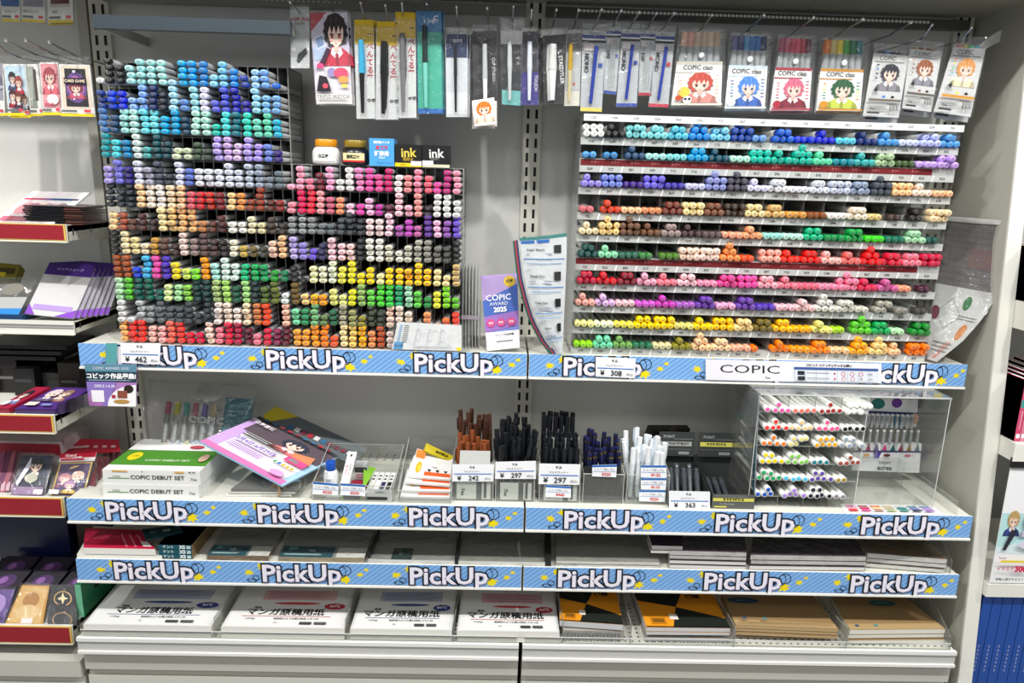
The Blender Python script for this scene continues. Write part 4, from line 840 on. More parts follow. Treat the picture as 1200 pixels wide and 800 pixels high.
# white pads and kraft bag under the big leaflet
for k in range(3):
    s = Sheet((-.575+.01*k, -.10, ZB2+.006*k+.005), (-.46, -.10, ZB2+.006*k+.005), (-.47+.008*k, -.270, ZB2+.006*k+.005), (-.60+.006*k, -.275, ZB2+.006*k+.005)); s.slab(.0045, ['dcdcd6', 'c4c4bc', '6c6c68'][k]); s.rect(.1, .7, .9, .8, ['b8b8b0', 'a8a8a4', '50504c'][k])
    s.done('paper_pad', label=['white pad lying flat at the bottom beneath the pink leaflet', 'cream pad on the white one beneath the pink leaflet', 'grey-black glossy pad on top beneath the pink leaflet'][k], cat='paper pad')
r = empty('kraft_roll', at(335, 582, Z=ZB2), label='round kraft wooden piece in a clear bag under the tip of the leaflet', cat='craft item')
c = at(326, 571, Y=-.265); b = MB(); b.tube((c.x, -.268, ZB2+.0155), (c.x+.02, -.16, ZB2+.0155), .015, .015, 20, '8c6c4c', PAPER); under(r, b, 'roll', smooth=True)
b = MB(); b.tube((c.x-.001, -.2688, ZB2+.0155), (c.x, -.268, ZB2+.0155), .0148, .0148, 20, 'b49068', PAPER); under(r, b, 'round_end')
m = MB(); m.box((c.x-.03, -.275, ZB2+.0003), (c.x+.045, -.15, ZB2+.033), 'fff', FILM); under(r, m, 'crinkled_bag')
r = empty('kraft_parts_bag', (-.415, -.21, ZB2), label='clear bag of pale wooden parts right of the kraft roll', cat='craft item')
m = MB(); m.mesh([(-.432, -.275, ZB2), (-.402, -.275, ZB2), (-.402, -.15, ZB2), (-.432, -.15, ZB2), (-.424, -.262, ZB2+.034), (-.398, -.262, ZB2+.050), (-.398, -.16, ZB2+.055), (-.424, -.16, ZB2+.034)], [(0, 3, 2, 1), (4, 5, 6, 7), (0, 1, 5, 4), (1, 2, 6, 5), (2, 3, 7, 6), (3, 0, 4, 7)], 'fff', FILM); under(r, m, 'crinkled_bag')
for i in range(4):
    b = MB(); b.lathe((-.422+.0045*i, -.255+.022*i, ZB2+.0005), [(.003, 0), (.007, .004), (.008, .008), (.004, .011), (.006, .015), (.003, .018)], 12, ['b8956a', 'a88458', 'c8a880', 'b08c60'][i]); under(r, b, 'wooden_part', smooth=True)
# big leaflet
Lc = at(234, 517, Y=-.235); Bc = at(331, 569, Y=-.292); Tc = at(304, 488, Y=-.10); Rc = Tc+Bc-Lc+V((.006, 0, 0))
s = Sheet(Tc, Rc, Bc, Lc); s.slab(.004, '9cc8e8'); s.rect(0, 0, 1, 1, 'a8cce8'); s.rect(.0, .03, .93, .93, 'f0ecf2'); s.rect(0, 0, .98, .1, 'd078b0'); s.poly([(0, .1), (0, .9), (.14, .9), (.14, .1)], 'c8a4dc')
s.rect(.0, .93, 1, 1, '343438'); s.rect(.08, .60, .98, .93, '5c5058'); s.fig(.62, .52, .34, .36, '3a3c4c', 'd87878'); s.poly([(.75, .4), (.95, .5), (.9, .7), (.7, .62)], 'd88860'); s.poly([(.8, .44), (.95, .46), (.92, .49)], 'fff')
for k in range(9): s.rect(.1+.095*k, .945, .15+.095*k, .985, random.choice(['b03040', '3c6c94', 'e0e0e0', '8c3040']))
s.lines(.16, .7, .46, .56, 2, '444', .5, .4); s.rect(.18, .32, .62, .42, 'e8e0f0'); s.text('3月4日-6月29日', .4, .37, .014, '7c58b0', .03); s.lines(.18, .6, .16, .3, 4, 'a878c0', .4); s.rect(.72, .38, .95, .5, 'e0508c'); s.rect(.76, .41, .86, .47, '888')
for k in range(5): s.ell(.7+.05*k, .28, .018, .03, random.choice(['d84868', '4878c0', 'e0b030', '5caa70']))
s.ell(.85, .1, .08, .06, 'e0a0d0'); s.text('応募要項', .2, .80, .012, 'f0e8f0', .02)
s.done('contest_leaflet', label='large pink and pale blue leaflet lying tilted across the stacked goods', cat='leaflet')
s = Sheet(Tc+V((.02, .055, .006)), Rc+V((.05, .06, -.004)), Rc+V((.03, -.01, -.014)), Tc+V((0, -.01, -.009))); s.slab(.0025, '5a6468'); s.rect(0, .0, 1, 1, '60686c'); s.poly([(0, 1), (.25, 1), (.05, .1), (-.02, .4)], 'c4b428')
for k in range(10): s.rect(.25+.07*k, .3, .3+.07*k, .5, random.choice(['b03040', '3c6c94', 'd8d8d8', '7c3040']))
s.done('dark_booklet', label='dark booklet with a yellow corner behind the tilted pink leaflet', cat='booklet')
# compartment tray with glue, erasers
x0, x1 = at(366, 585, Y=-.283).x, at(462, 585, Y=-.283).x
tray('acrylic_tray', x0, x1, -.284, -.13, ZB2, .0335, 'clear divided tray holding the glue bottle and erasers', 'tray', hb=.062)
p = at(388, 562, Y=-.245); r = empty('glue_bottle', (p.x, -.245, ZB2+.002), label='white glue bottle with blue screw cap in the clear tray', cat='bottle')
b = MB(); b.lathe((p.x, -.245, ZB2+.002), [(.012, 0), (.0145, .002), (.0145, .040), (.012, .046), (.0075, .048)], 18, 'eceeee', GLOSS); under(r, b, 'bottle_body', smooth=True)
b = MB(); b.lathe((p.x, -.245, ZB2+.002), [(.0095, .0478), (.0100, .049), (.0100, .064), (.0088, .066)], 18, '1450b4', GLOSS); under(r, b, 'screw_cap', smooth=True)
s = Sheet((p.x-.009, -.2602, ZB2+.036), (p.x+.009, -.2602, ZB2+.036), (p.x+.009, -.2602, ZB2+.012), (p.x-.009, -.2602, ZB2+.012)); s.slab(.0004, 'e4e8ee'); s.lines(.1, .7, .5, .95, 3, '88a'); s.poly([(.4, 0), (1, 0), (1, .5)], '20304c'); under(r, s.mb, 'paper_label')
s = Sheet(at(408, 529, Y=-.225), at(418, 529, Y=-.225), at(409, 566, Y=-.262), at(399, 566, Y=-.262)); s.slab(.008, 'f0ecec'); s.rect(.15, .05, .45, .75, 'f4dce0'); s.vtext('かるけしR', .7, .42, .0045, '222', .02); s.vtext('消しゴム', .3, .42, .0045, 'c04058', .02); s.ell(.5, .88, .14, .04, '333')
s.done('eraser_stick_box', label='narrow white box with pink print leaning beside the glue bottle', cat='box')
def smallbox(x0_, x1_, y1_, Yf, d, h, c, name, label, z=ZB2+.002, art=None, tilt=0):
    a, b_ = at(x0_, y1_, Y=Yf).x, at(x1_, y1_, Y=Yf).x
    s = Sheet((a, Yf+tilt, z+h), (b_, Yf+tilt, z+h), (b_, Yf, z), (a, Yf, z)); s.slab(d, c)
    if art: art(s)
    return s.done(name, label=label, cat='box')
smallbox(416, 430, 560, -.215, .02, .048, 'b4b8b8', 'kneaded_eraser_box', 'grey-topped eraser block in the clear tray', art=lambda s: (s.rect(0, .62, 1, .86, '3a3e42'), s.rect(0, .3, 1, .6, 'd8c8cc'), s.lines(.1, .9, .34, .56, 2, 'a66'), s.rect(0, 0, 1, .28, 'a8243c')))
smallbox(410, 428, 570, -.25, .025, .017, 'a82844', 'red_eraser_box', 'dark red eraser carton low in the clear tray', art=lambda s: s.rect(.3, .2, .6, .6, 'e0c0c8'))
for k, (xa_, c) in enumerate(((429, 'dcdcd4'), (436, 'f0f0ee'), (443, '24284c'), (450, '1c1c1e'))):
    a = at(xa_, 570, Y=-.255).x; s = Sheet((a+.006, -.19, ZB2+.022), (a+.016, -.19, ZB2+.022), (a+.011, -.275, ZB2+.012), (a, -.275, ZB2+.012)); s.slab(.008, 'e8e8e6'); s.rect(.1, 0, .9, .55, c); s.lines(.2, .8, .6, .9, 2, '555')
    s.done('plastic_eraser', label=['grey-sleeved eraser, leftmost lying in the right compartment', 'white-sleeved eraser lying in the right compartment', 'navy-sleeved eraser lying in the right compartment', 'black-sleeved eraser, rightmost in the right compartment'][k], cat='eraser')
s = Sheet(at(427, 545, Y=-.2), at(441, 548, Y=-.17), at(429, 568, Y=-.27), at(426, 568, Y=-.275)); s.slab(.002, '8cc83c'); s.done('green_card', label='bright green card standing in the middle of the clear tray', cat='card')
smallbox(401, 424, 589, -.281, .004, .012, '2c3034', 'eraser_carton', 'black eraser carton with green ends behind the price card', art=lambda s: (s.rect(0, 0, .06, 1, '8cc83c'), s.rect(.94, 0, 1, 1, '8cc83c')))
price([(367, 564), (397, 567), (396, 580), (366, 579)], '¥220', -.2865, 'small blue-topped price card under the glue bottle', True)
price([(399, 566), (428, 568), (428, 581), (399, 580)], '¥330', -.2865, 'small blue-topped price card under the erasers', True)
s = pxsheet([(430, 572), (460, 574), (460, 588), (430, 588)], Y=-.2862); s.slab(.0004, 'a4a6a4', FROST); s.rect(0, .15, .8, .4, '2c2c2c'); s.text('MONO', .5, .75, .006, '444'); s.done('tray_label', label='faint black and grey label on the right front of the clear tray', cat='label')
# tray with masking packs
x0, x1 = at(466, 588, Y=-.285).x, at(529, 590, Y=-.285).x
tray('acrylic_tray', x0, x1, -.286, -.10, ZB2, .026, 'clear tray of orange and white blade packs left of the pen cups', 'tray', hb=.07)
for k in range(4):
    zz = ZB2+.006+k*.0085; y0_ = -.272+.010*k
    s = Sheet((x0+.006+.006*k, y0_+.09, zz+.022+.003*k), (x1-.006, y0_+.09, zz+.012), (x1-.004, y0_, zz), (x0+.003+.004*k, y0_, zz+.006*(k > 1))); s.slab(.0045, 'ecebe6')
    s.rect(.0, 0, 1, .62, 'eeeeec'); s.rect(.35, .08, .97, .22, 'e8622c')
    for q_ in range(3): s.poly([(.4+.2*q_, .32), (.5+.2*q_, .32), (.45+.2*q_, .22)], '1c1c1c', lift=False)
    s.k += 1; s.ell(.18, .35, .07, .2, 'e0b424'); s.ell(.2, .33, .03, .1, 'f4dc60'); s.text('Tape', .55, .42, .006, '333', .02)
    s.done('tape_pack', label=['white tape pack with orange stripe at the bottom of the tray', 'tilted white tape pack with orange stripe second from the bottom', 'white tape pack with orange stripe third from the bottom', 'uppermost tilted white tape pack with orange stripe'][k], cat='tape pack')
s = Sheet(at(500, 519, Y=-.16), at(531, 534, Y=-.15), at(530, 541, Y=-.165), at(497, 528, Y=-.175)); s.slab(.006, 'c8b41c'); s.text('MOBILE', .6, .5, .0085, '1c1c14', .04); s.done('yellow_pack', label='yellow pack with black lettering sticking up from the tape tray', cat='pack')
s = Sheet(at(489, 526, Y=-.17), at(500, 528, Y=-.17), at(497, 538, Y=-.18), at(487, 535, Y=-.18)); s.slab(.006, 'd87c20'); s.done('orange_pack', label='orange corner of a pack beside the yellow one in the tape tray', cat='pack')

# pen cups -----------------------------------------------------------
def pen_mesh(col, tipc, L=.135, r=.0045, ring=None, hexn=8, clip=None):
    cap = MB(); cap.tube((0, 0, L*.68), (0, 0, L), r*1.08, r*.98, hexn, tipc, GLOSS)
    if clip: cap.box((-.001, -r*1.5, L*.72), (.001, -r*1.1, L*.985), clip, GLOSS)
    if ring: cap.tube((0, 0, L*.9), (0, 0, L*.93), r*1.12, r*1.12, hexn, ring, METAL)
    bd = MB(); bd.tube((0, 0, 0), (0, 0, L*.68), r*.8, r, hexn, col, GLOSS)
    return proto_mesh(bd, 'pen'), proto_mesh(cap, 'pen_cap')
def pens(P, n, x0, x1, y0, y1, z, label, group, lean=.12, zj=.012, name='fine_pen'):
    nx = max(2, int(round(math.sqrt(n*(x1-x0)/(y1-y0))))); ny = math.ceil(n/nx); k = 0
    for j in range(ny):
        for i in range(nx):
            if k >= n: break
            k += 1
            x = x0+(x1-x0)*(i+.5)/nx+random.uniform(-.001, .001); y = y0+(y1-y0)*(j+.5)/ny+random.uniform(-.001, .001)
            o = bpy.data.objects.new(name, P[0]); COL.objects.link(o); o.location = (x, y, z+random.uniform(0, zj)+.006*j)
            o.rotation_euler = (random.uniform(-lean, lean)*.6, random.uniform(-lean, lean)*.6, random.uniform(0, 6.28)); tag(o, '%s, %s row, %s from left' % (label, 'front' if j == 0 else 'rear' if j == ny-1 else OR[j], OR[i]), 'pen', group)
            c = bpy.data.objects.new('pen_cap', P[1]); COL.objects.link(c); c.parent = o
def cup(xa, xb, ybot, h, label, Yf=-.272, Yb=-.185, hb=None):
    a, b_ = at(xa, ybot, Y=Yf).x, at(xb, ybot, Y=Yf).x
    tray('pen_cup', a, b_, Yf, Yb, ZB2, h, label, 'pen cup', hb=hb or h); return a, b_
BRP = pen_mesh('6c3c24', '8a4a28', .100, .0048, clip='5c3018'); DBP = pen_mesh('40281c', '4c3024', .098, .0048, clip='2c1c14'); BKP = pen_mesh('16181c', '1c1f24', .104, .0048, clip='0c0d10'); NVP = pen_mesh('1a1e3c', '20244c', .098, .0048, ring='c8a840', clip='101430'); WTP = pen_mesh('dfe6ea', 'f0f2f4', .104, .0052, clip='c8dcea'); GYP = pen_mesh('3c4046', '44484e', .080, .006, ring='9a9ea2', hexn=12)
a, b_ = cup(529, 578, 587, .078, 'clear pen cup of brown fine-line pens')
pens(BRP, 14, a+.006, b_-.006, -.262, -.215, ZB2+.004, 'reddish-brown fineliner, leftmost pen cup', 'reddish-brown fineliners in the leftmost cup', zj=.02)
pens(DBP, 14, a+.008, b_+.0, -.205, -.155, ZB2+.036, 'dark brown fineliner, rear of leftmost cup', 'dark brown fineliners in the rear of the leftmost cup', zj=.018)
s = Sheet((a+.016, -.2655, ZB2+.105), (b_-.008, -.2655, ZB2+.105), (b_-.008, -.2655, ZB2+.02), (a+.012, -.2655, ZB2+.02)); s.slab(.0008, 'd8dad4'); s.done('divider_card', label='pale grey divider card inside the brown pen cup', cat='card')
def foot(a, b_, Yf, lab):
    s = Sheet((a+.010, Yf+.0022, ZB2+.040), (b_-.006, Yf+.0022, ZB2+.040), (b_-.006, Yf+.0022, ZB2+.003), (a+.010, Yf+.0022, ZB2+.003)); s.slab(.0006, 'd9dcd4')
    s.rect(.58, 0, .74, 1, '44484c'); s.rect(.80, .08, .88, 1, '3a3a3a'); s.text('.Too', .18, .45, .009, '222', .03, rot=-1.5708)
    s.done('cup_insert', label=lab, cat='card')
foot(a, b_, -.272, 'white insert card at the foot of the brown pen cup')
a, b_ = cup(580, 626, 585, .078, 'clear pen cup crowded with black fineliners')
pens(BKP, 30, a+.004, b_-.004, -.264, -.185, ZB2+.006, 'black fineliner, second pen cup', 'black fineliners in the second cup', lean=.2, zj=.02)
foot(a, b_, -.272, 'white insert card at the foot of the crowded black pen cup')
a, b_ = cup(631, 679, 589, .078, 'clear pen cup of black fineliners with a rear box behind')
pens(BKP, 24, a+.004, b_-.004, -.264, -.205, ZB2+.004, 'black fineliner, third pen cup', 'black fineliners in the third cup', lean=.05, zj=.006)
pens(BKP, 12, a+.008, b_-.002, -.165, -.14, ZB2+.038, 'black fineliner, raised box behind third cup', 'black fineliners in the raised rear box', lean=.03, zj=.006)
smallbox(640, 679, 520, -.172, .05, .098, '8c8e8a', 'pen_box', 'grey carton standing behind the third pen cup', z=ZB2)
foot(a, b_, -.272, 'white insert card at the foot of the third pen cup')
a, b_ = cup(682, 730, 588, .064, 'clear pen cup of navy and gold pens', hb=.07)
pens(NVP, 22, a+.004, b_-.004, -.264, -.19, ZB2+.003, 'navy gold-ringed pen, fourth pen cup', 'navy and gold pens in the fourth cup', lean=.10, zj=.012)
s = pxsheet([(684, 546), (728, 546), (729, 586), (683, 586)], Y=-.2695); s.slab(.0005, '30343c', DARKENED); s.done('dark_liner', label='dark translucent liner behind the front of the navy pen cup', cat='liner')
a, b_ = cup(733, 783, 588, .064, 'clear pen cup of wrapped white pens', hb=.08)
pens(WTP, 18, a+.003, b_-.003, -.262, -.195, ZB2+.003, 'wrapped white pen, fifth pen cup', 'wrapped white pens in the fifth cup', lean=.22, zj=.014)
for q, txt, lb in (([(530, 544), (579, 544), (578, 564), (530, 564)], '242', 'white price card reading 242 on the brown pen cup'), ([(581, 541), (628, 540), (628, 561), (580, 561)], '297', 'white price card reading 297 on the second pen cup'), ([(632, 543), (680, 544), (679, 568), (631, 567)], '297', 'white price card reading 297 on the third pen cup'), ([(784, 575), (832, 576), (832, 596), (784, 596)], '363', 'white price card reading 363 on the left black display box')):
    price(q, txt, -.2745 if txt != '363' else -.2875, lb)
for q, txt, lb in (([(640, 568), (669, 570), (669, 583), (639, 582)], '¥440', 'small blue-topped price card low on the third pen cup'), ([(694, 545), (723, 544), (722, 559), (694, 558)], '¥220', 'small blue-topped price card on the navy pen cup'), ([(751, 545), (781, 545), (781, 560), (751, 559)], '¥132', 'topmost of three blue-topped price cards on the white pen cup'), ([(751, 560), (781, 560), (780, 574), (751, 573)], '¥110', 'middle of three blue-topped price cards on the white pen cup'), ([(749, 574), (780, 574), (779, 588), (749, 587)], '¥220', 'lowest of three blue-topped price cards on the white pen cup')):
    price(q, txt, -.2745, lb, True)
# black display boxes
def display(xa, xb, label, band, bandc, Yf=-.284):
    a, b_ = at(xa, 590, Y=Yf).x, at(xb, 590, Y=Yf).x; z = ZB2; Yb = -.14
    r = empty('display_carton', ((a+b_)/2, (Yf+Yb)/2, z), label=label, cat='display box')
    b = MB(); b.box((a, Yf, z), (b_, Yb, z+.001), '2c2e2e'); b.box((a, Yb-.001, z), (b_, Yb, z+.055), '3c403e')
    for xx in (a, b_-.001): b.mesh([(xx, Yf, z), (xx, Yb, z), (xx, Yb, z+.058), (xx, Yf, z+.030), (xx+.001, Yf, z), (xx+.001, Yb, z), (xx+.001, Yb, z+.058), (xx+.001, Yf, z+.030)], [(3, 2, 1, 0), (4, 5, 6, 7), (0, 1, 5, 4), (1, 2, 6, 5), (2, 3, 7, 6), (3, 0, 4, 7)], '343836')
    under(r, b, 'carton')
    s = Sheet((a, Yf-.0004, z+.031), (b_, Yf-.0004, z+.031), (b_, Yf-.0004, z), (a, Yf-.0004, z)); s.slab(.001, '5a5d5a', GLOSS); s.rect(.02, .52, .98, .74, bandc); s.text(band, .5, .63, .0062, '222', .05); s.text('ペン先 0.1mm', .35, .33, .005, 'ccc'); s.lines(.06, .9, .8, .95, 2, '999', .3); s.rect(.06, .1, .35, .2, bandc); under(r, s.mb, 'front_panel')
    s = Sheet((a+.004, Yb-.002, z+.110), (b_-.002, Yb-.002, z+.110), (b_-.002, Yb-.012, z+.058), (a+.004, Yb-.012, z+.058)); s.slab(.0012, '363a38', GLOSS); s.text('POINT', .28, .80, .0085, 'b8bab8', .0); s.rect(.42, .70, .95, .72, '888'); s.rect(.04, .42, .92, .60, bandc); s.text(band, .48, .51, .0062, '2a2a22', .05); s.rect(.05, .28, .9, .3, '777'); s.rect(.55, .08, .85, .2, '8a8c8a'); under(r, s.mb, 'header_panel')
    return a, b_
a, b_ = display(784, 832, 'left black display carton with silver band and four grey pens', 'しなやかな描き心地', 'a4a6a4')
for k in range(5):
    o = bpy.data.objects.new('grip_pen', GYP[0]); COL.objects.link(o); o.location = (a+.010+k*.0135, -.27+.012*(k % 2), ZB2+.004); o.rotation_euler = (-.95+.12*(k % 2), 0, -.12); tag(o, ['grey pen with silver ring, %s in the left black carton' % w_ for w_ in ('leftmost', 'second from left', 'middle', 'second from right', 'rightmost')][k], 'pen', 'grey pens in the black cartons')
    c = bpy.data.objects.new('pen_cap', GYP[1]); COL.objects.link(c); c.parent = o
a, b_ = display(834, 884, 'right black display carton with yellow band and three grey pens', 'サラサラ描ける', 'd8d060')
for k in range(3):
    o = bpy.data.objects.new('grip_pen', GYP[0]); COL.objects.link(o); o.location = (a+.014+k*.015, -.30+.05, ZB2+.004); o.rotation_euler = (-1.18, 0, .02); o.scale = (1, 1, .72); tag(o, ['grey pen with silver ring, %s in the right black carton' % w_ for w_ in ('leftmost', 'middle', 'rightmost')][k], 'pen', 'grey pens in the black cartons')
    c = bpy.data.objects.new('pen_cap', GYP[1]); COL.objects.link(c); c.parent = o
s = pxsheet([(762, 503), (809, 503), (803, 520), (756, 520)], Y=-.07); s.slab(.03, '2e2a24'); s.rect(.1, .5, .9, .9, '24201c'); s.rect(.5, -.1, .62, 1.3, '4c443a'); s.done('dark_carton', label='dark brown carton at the back behind the white pens', cat='box')
# side bag left of the white-barrelled marker case
s = Sheet(at(864, 452, Y=-.10), at(889, 462, Y=-.275), at(883, 592, Y=-.28), at(868, 560, Y=-.10)); r = empty('side_poster', s.P(.5, 0, 0), label='slim grey and teal poster bag standing along the left of the marker case', cat='poster')
s.slab(.002, '8a8e92'); s.rect(0, 0, 1, .38, '2c6878'); s.poly([(0, .38), (1, .38), (1, .55), (0, .30)], '40788a')
for k in range(6): s.rect(.12+.13*k, .42, .17+.13*k, .78, 'b8bcc0'); 
s.ell(.2, .72, .14, .05, '4cb0cc'); s.text('acrea', .5, .9, .02, '333', .02); under(r, s.mb, 'board'); 
# white-barrelled marker case
Yc = -.28; zf = [.9178, .8814, .8474, .8100, .7738, .7385]
xl = [.4655, .4622, .4605, .4590, .4590, .4600]
r = empty('marker_case', (.62, -.2, ZB2), label='clear acrylic case with six tiers of white-barrelled markers and an empty right half', cat='display case')
Xa, Xb, Xc = .4530, .6700, .8350; zt = .948; rk = -.115
for nm, bx in (('bottom_panel', ((Xa, Yc+.006, ZB2), (Xc, rk, ZB2+.003))), ('top_panel', ((Xa, Yc+.006, zt-.003), (Xc, rk, zt))), ('side_panel', ((Xa, Yc+.006, ZB2), (Xa+.003, rk, zt))), ('side_panel', ((Xc-.003, Yc+.006, ZB2), (Xc, rk, zt))), ('middle_panel', ((Xb, Yc+.006, ZB2), (Xb+.002, rk, zt))), ('back_panel', ((Xa, rk, ZB2), (Xc, rk+.002, zt)))):
    b = MB(); b.box(bx[0], bx[1], 'ccc', CLEAR)
    if nm in ('top_panel', 'bottom_panel'): b.box((bx[0][0], bx[0][1]-.0006, bx[0][2]), (bx[1][0], bx[0][1], bx[1][2]), 'd0d2ce', GLOSS)
    elif nm == 'side_panel' or nm == 'middle_panel': b.box((bx[0][0], bx[0][1]-.0006, bx[0][2]), (bx[0][0]+.0015, bx[0][1], bx[1][2]), 'd0d2ce', GLOSS)
    under(r, b, nm)
AR = '''41f45cac 40fa7864 41a83030 44f4f4f0
41ec3c34 41f4d098 41f85c98 4015171a
41f88018 23ece08c 43fcb014 4298a8b8
42f8dc00 4288d058 30128090 41a04c3c
4218a860 4050c4ec 426444a8 20a89030
311c58c0 41ac84dc 42131e34 208c8890'''
pt = (.6735-.4640)/4; recs = []
for t, row in enumerate(AR.split('\n')):
    z = zf[t]-.001
    for c, tok in enumerate(row.split()):
        x = .4640+pt*c
        for k in range(int(tok[0])): recs.append((V((x+.0075+k*.0128+random.uniform(-.001, .001), Yc+random.uniform(-.004, .004), z)), tok[2:], random.uniform(-.02, .02), 0, (t, c, k, int(tok[0]), 0)))
        for k in range(int(tok[1])): recs.append((V((x+.014+k*.0125+random.uniform(-.001, .001)+(0 if int(tok[1]) > 1 else .012), Yc+random.uniform(-.004, .004), z+.0115)), tok[2:], random.uniform(-.03, .03), 0, (t, c, k, int(tok[1]), 1)))
def lab_ac(m, h):
    t, c, k, n, L = m
    return '%s-ended white-barrelled marker, %s in %s layer, %s stack, %s tier of case' % (cname(h), 'lone' if n == 1 else 'leftmost' if k == 0 else 'rightmost' if k == n-1 else 'middle' if n == 3 else ['', 'second', 'third'][k], ('lower', 'upper')[L], OR[c], OR[t])
place_markers(recs, 'ac', AC, 'brush_marker', lab_ac, 'marker', lambda m: 'white-barrelled markers in the clear case', 'x', 'x')
for t in range(6):
    zz = zf[t]-.0085; b = MB(); b.box((Xa+.0035, Yc+.012, zz-.001), (Xb-.0005, rk-.001, zz), 'ccc', CLEAR); b.box((Xa+.0035, Yc+.0112, zz-.0011), (Xb-.0005, Yc+.012, zz), 'b4b6b2', GLOSS); under(r, b, 'tier_plate')
for c in range(1, 4):
    b = MB(); xx = .4640+pt*c; b.box((xx-.0006, Yc+.013, ZB2+.004), (xx+.0006, rk-.001, zt-.004), 'ccc', CLEAR); b.box((xx-.0006, Yc+.0122, ZB2+.004), (xx+.0006, Yc+.013, zt-.004), '8c8c86', GLOSS); under(r, b, 'divider')
# set packs inside the right half (resting on the little steps at the back)
for k, (q, lb, nm) in enumerate(((((1014, 466), (1076, 468), (1074, 500), (1012, 497)), 'upper white card with teal and violet shapes inside the case', 'acrea'), (((1000, 520), (1080, 520), (1077, 554), (998, 551)), 'lower white card with brush-stroke triangles inside the case', 'copic acrea'))):
    s = pxsheet(q, Y=-.135); s.slab(.012, 'eeeef0')
    if k == 0: s.ell(.25, .8, .13, .2, '2c7c74'); s.ell(.6, .85, .1, .18, '6c3c98'); s.rect(0, .42, 1, .52, '2c3468'); s.ell(.62, .2, .12, .2, '3c8cb0'); s.ell(.95, .3, .08, .2, 'e0a080')
    else:
        for i, c in enumerate(('5c1c3c', 'c03868', '50389c', 'd04888', '2c6c6c', 'a02c40', 'c08c2c', '2c7c80')): s.poly([(.06+i*.12, .75), (.14+i*.12, .75), (.11+i*.12, 1.02)], c, lift=False)
        s.k += 1; s.rect(0, .70, 1, .76, '3a4470'); s.poly([(.3, .7), (.42, .7), (.38, .48), (.32, .5)], '4c309c'); s.text('copic', .48, .34, .013, '222', .0); s.text('acrea', .48, .14, .015, '222', .02)
        for i, c in enumerate(('d8a060', '6c2c38', 'd03c70')): s.ell(.2+.3*i, .6, .05, .05, c)
    rr = s.done('set_carton', label=lb, cat='box')
for k, (q, lb) in enumerate(((((1014, 486), (1072, 488), (1071, 502), (1012, 500)), 'upper row of clear-wrapped marker barrels inside the case'), (((1000, 505), (1080, 506), (1078, 519), (998, 518)), 'lower row of clear-wrapped marker barrels inside the case'))):
    s = pxsheet(q, Y=-.15); r2 = empty('barrel_pack', s.P(.5, 0, 0), label=lb, cat='marker set')
    for i in range(10):
        b = MB(); p0 = s.P((i+.5)/10, .0, 0); p1 = s.P((i+.5)/10, 1, 0); b.tube(p0, p1, .0035, .003, 8, '9a9da0', GLOSS); b.tube(p1, p1+V((0, 0, .004)), .003, .003, 8, 'e8e8ea', GLOSS); under(r2, b, 'marker', smooth=True)
for xx in (1008, 1045, 1082):
    pass
b = MB(); b.box((Xb+.004, -.165, ZB2+.0035), (Xc-.004, -.118, ZB2+.060), 'ccc', CLEAR); b.build('inner_step', label='clear acrylic riser block at the back of the empty half', cat='riser')
b = MB(); b.box((Xb+.004, -.150, ZB2+.0605), (Xc-.060, -.118, ZB2+.105), 'ccc', CLEAR); b.build('inner_step', label='smaller clear riser stacked on the riser block in the case', cat='riser')
# colour chart sheet
s = Sheet(*[at(x, y, Z=ZB2+.0012) for x, y in ((984, 590), (1092, 592), (1106, 603), (990, 601))]); s.slab(.0008, 'f0eef0')
cc = ['f45cac', 'a83030', 'f88018', 'd8cc88', 'c8e0d8', '6898a0', '88a8d0', 'f098b8', 'c83060', 'f4d098', 'c0b0a0', '2c7c84', '7c88c0', 'b494dc', 'ec3c34', 'e860a0', 'c09888', 'b4c88c', '4c9c8c', '303c5c', '9c70b8']
for i, c in enumerate(cc): u, v = .05+(i % 7)*.13, .68-(i//7)*.28; s.rect(u, v, u+.10, v+.16, c)
s.done('colour_chart', label='sheet of painted colour swatches lying at the front right of the case', cat='sheet')
b = MB(); b.box((.872, -.292, ZB2), (.8735, -.16, ZB2+.028), 'ccc', CLEAR); b.tube((.8727, -.292, ZB2+.028), (.8727, -.16, ZB2+.028), .0009, None, 5, '9c9e98', GLOSS); b.build('shelf_end_guard', label='low clear guard at the right end of the middle shelf', cat='guard')
# ------------------------------------------------------------------ low shelf: paper pads
ZB3 = Z3-.0028; ZB4 = Z4-.0058
def flat(name, q, zt, zb, col, label, cat='paper pad', art=None, edge=None, layers=1, group=None, film=False):
    """pad lying flat; q = TL,TR,BR,BL picture corners on the plane z=zt"""
    P = [at(x, y, Z=zt) for x, y in q]
    lim = -.288 if zb > .5 else -.3155
    for p in P: p.y = max(p.y, lim)
    r = empty(name, (P[0]+P[1]+P[2]+P[3])/4*1.0, label=label, cat=cat, group=group)
    r.location.z = zb; t = (zt-zb)/layers
    for k in range(layers-1):
        j = V((random.uniform(-.002, .002), random.uniform(-.002, .001), 0)); z1 = zb+t*(k+1)
        b = MB(); b.hexa([V((p.x, p.y, z1-.0006))+j for p in (P[3], P[2], P[1], P[0])], V((0, 0, -t*.7)), edge or 'e6e4dc'); under(r, b, 'page_block')
        b = MB(); b.hexa([V((p.x, p.y, z1-.0002))+j for p in (P[3], P[2], P[1], P[0])], V((0, 0, -.0008)), col, GLOSS); under(r, b, 'cover')
    s = Sheet(*P); s.slab(t*.9, edge or 'e6e4dc'); s.rect(0, 0, 1, 1, col, GLOSS)
    if art: art(s)
    under(r, s.mb, 'top_sheet')
    if film:
        m = MB(); m.hexa([s.P(-.01, -.02, 14), s.P(1.01, -.02, 14), s.P(1.01, 1.01, 14), s.P(-.01, 1.01, 14)], V((0, 0, -(zt-zb)-.002)), 'fff', FILM); under(r, m, 'film_wrap')
    return r
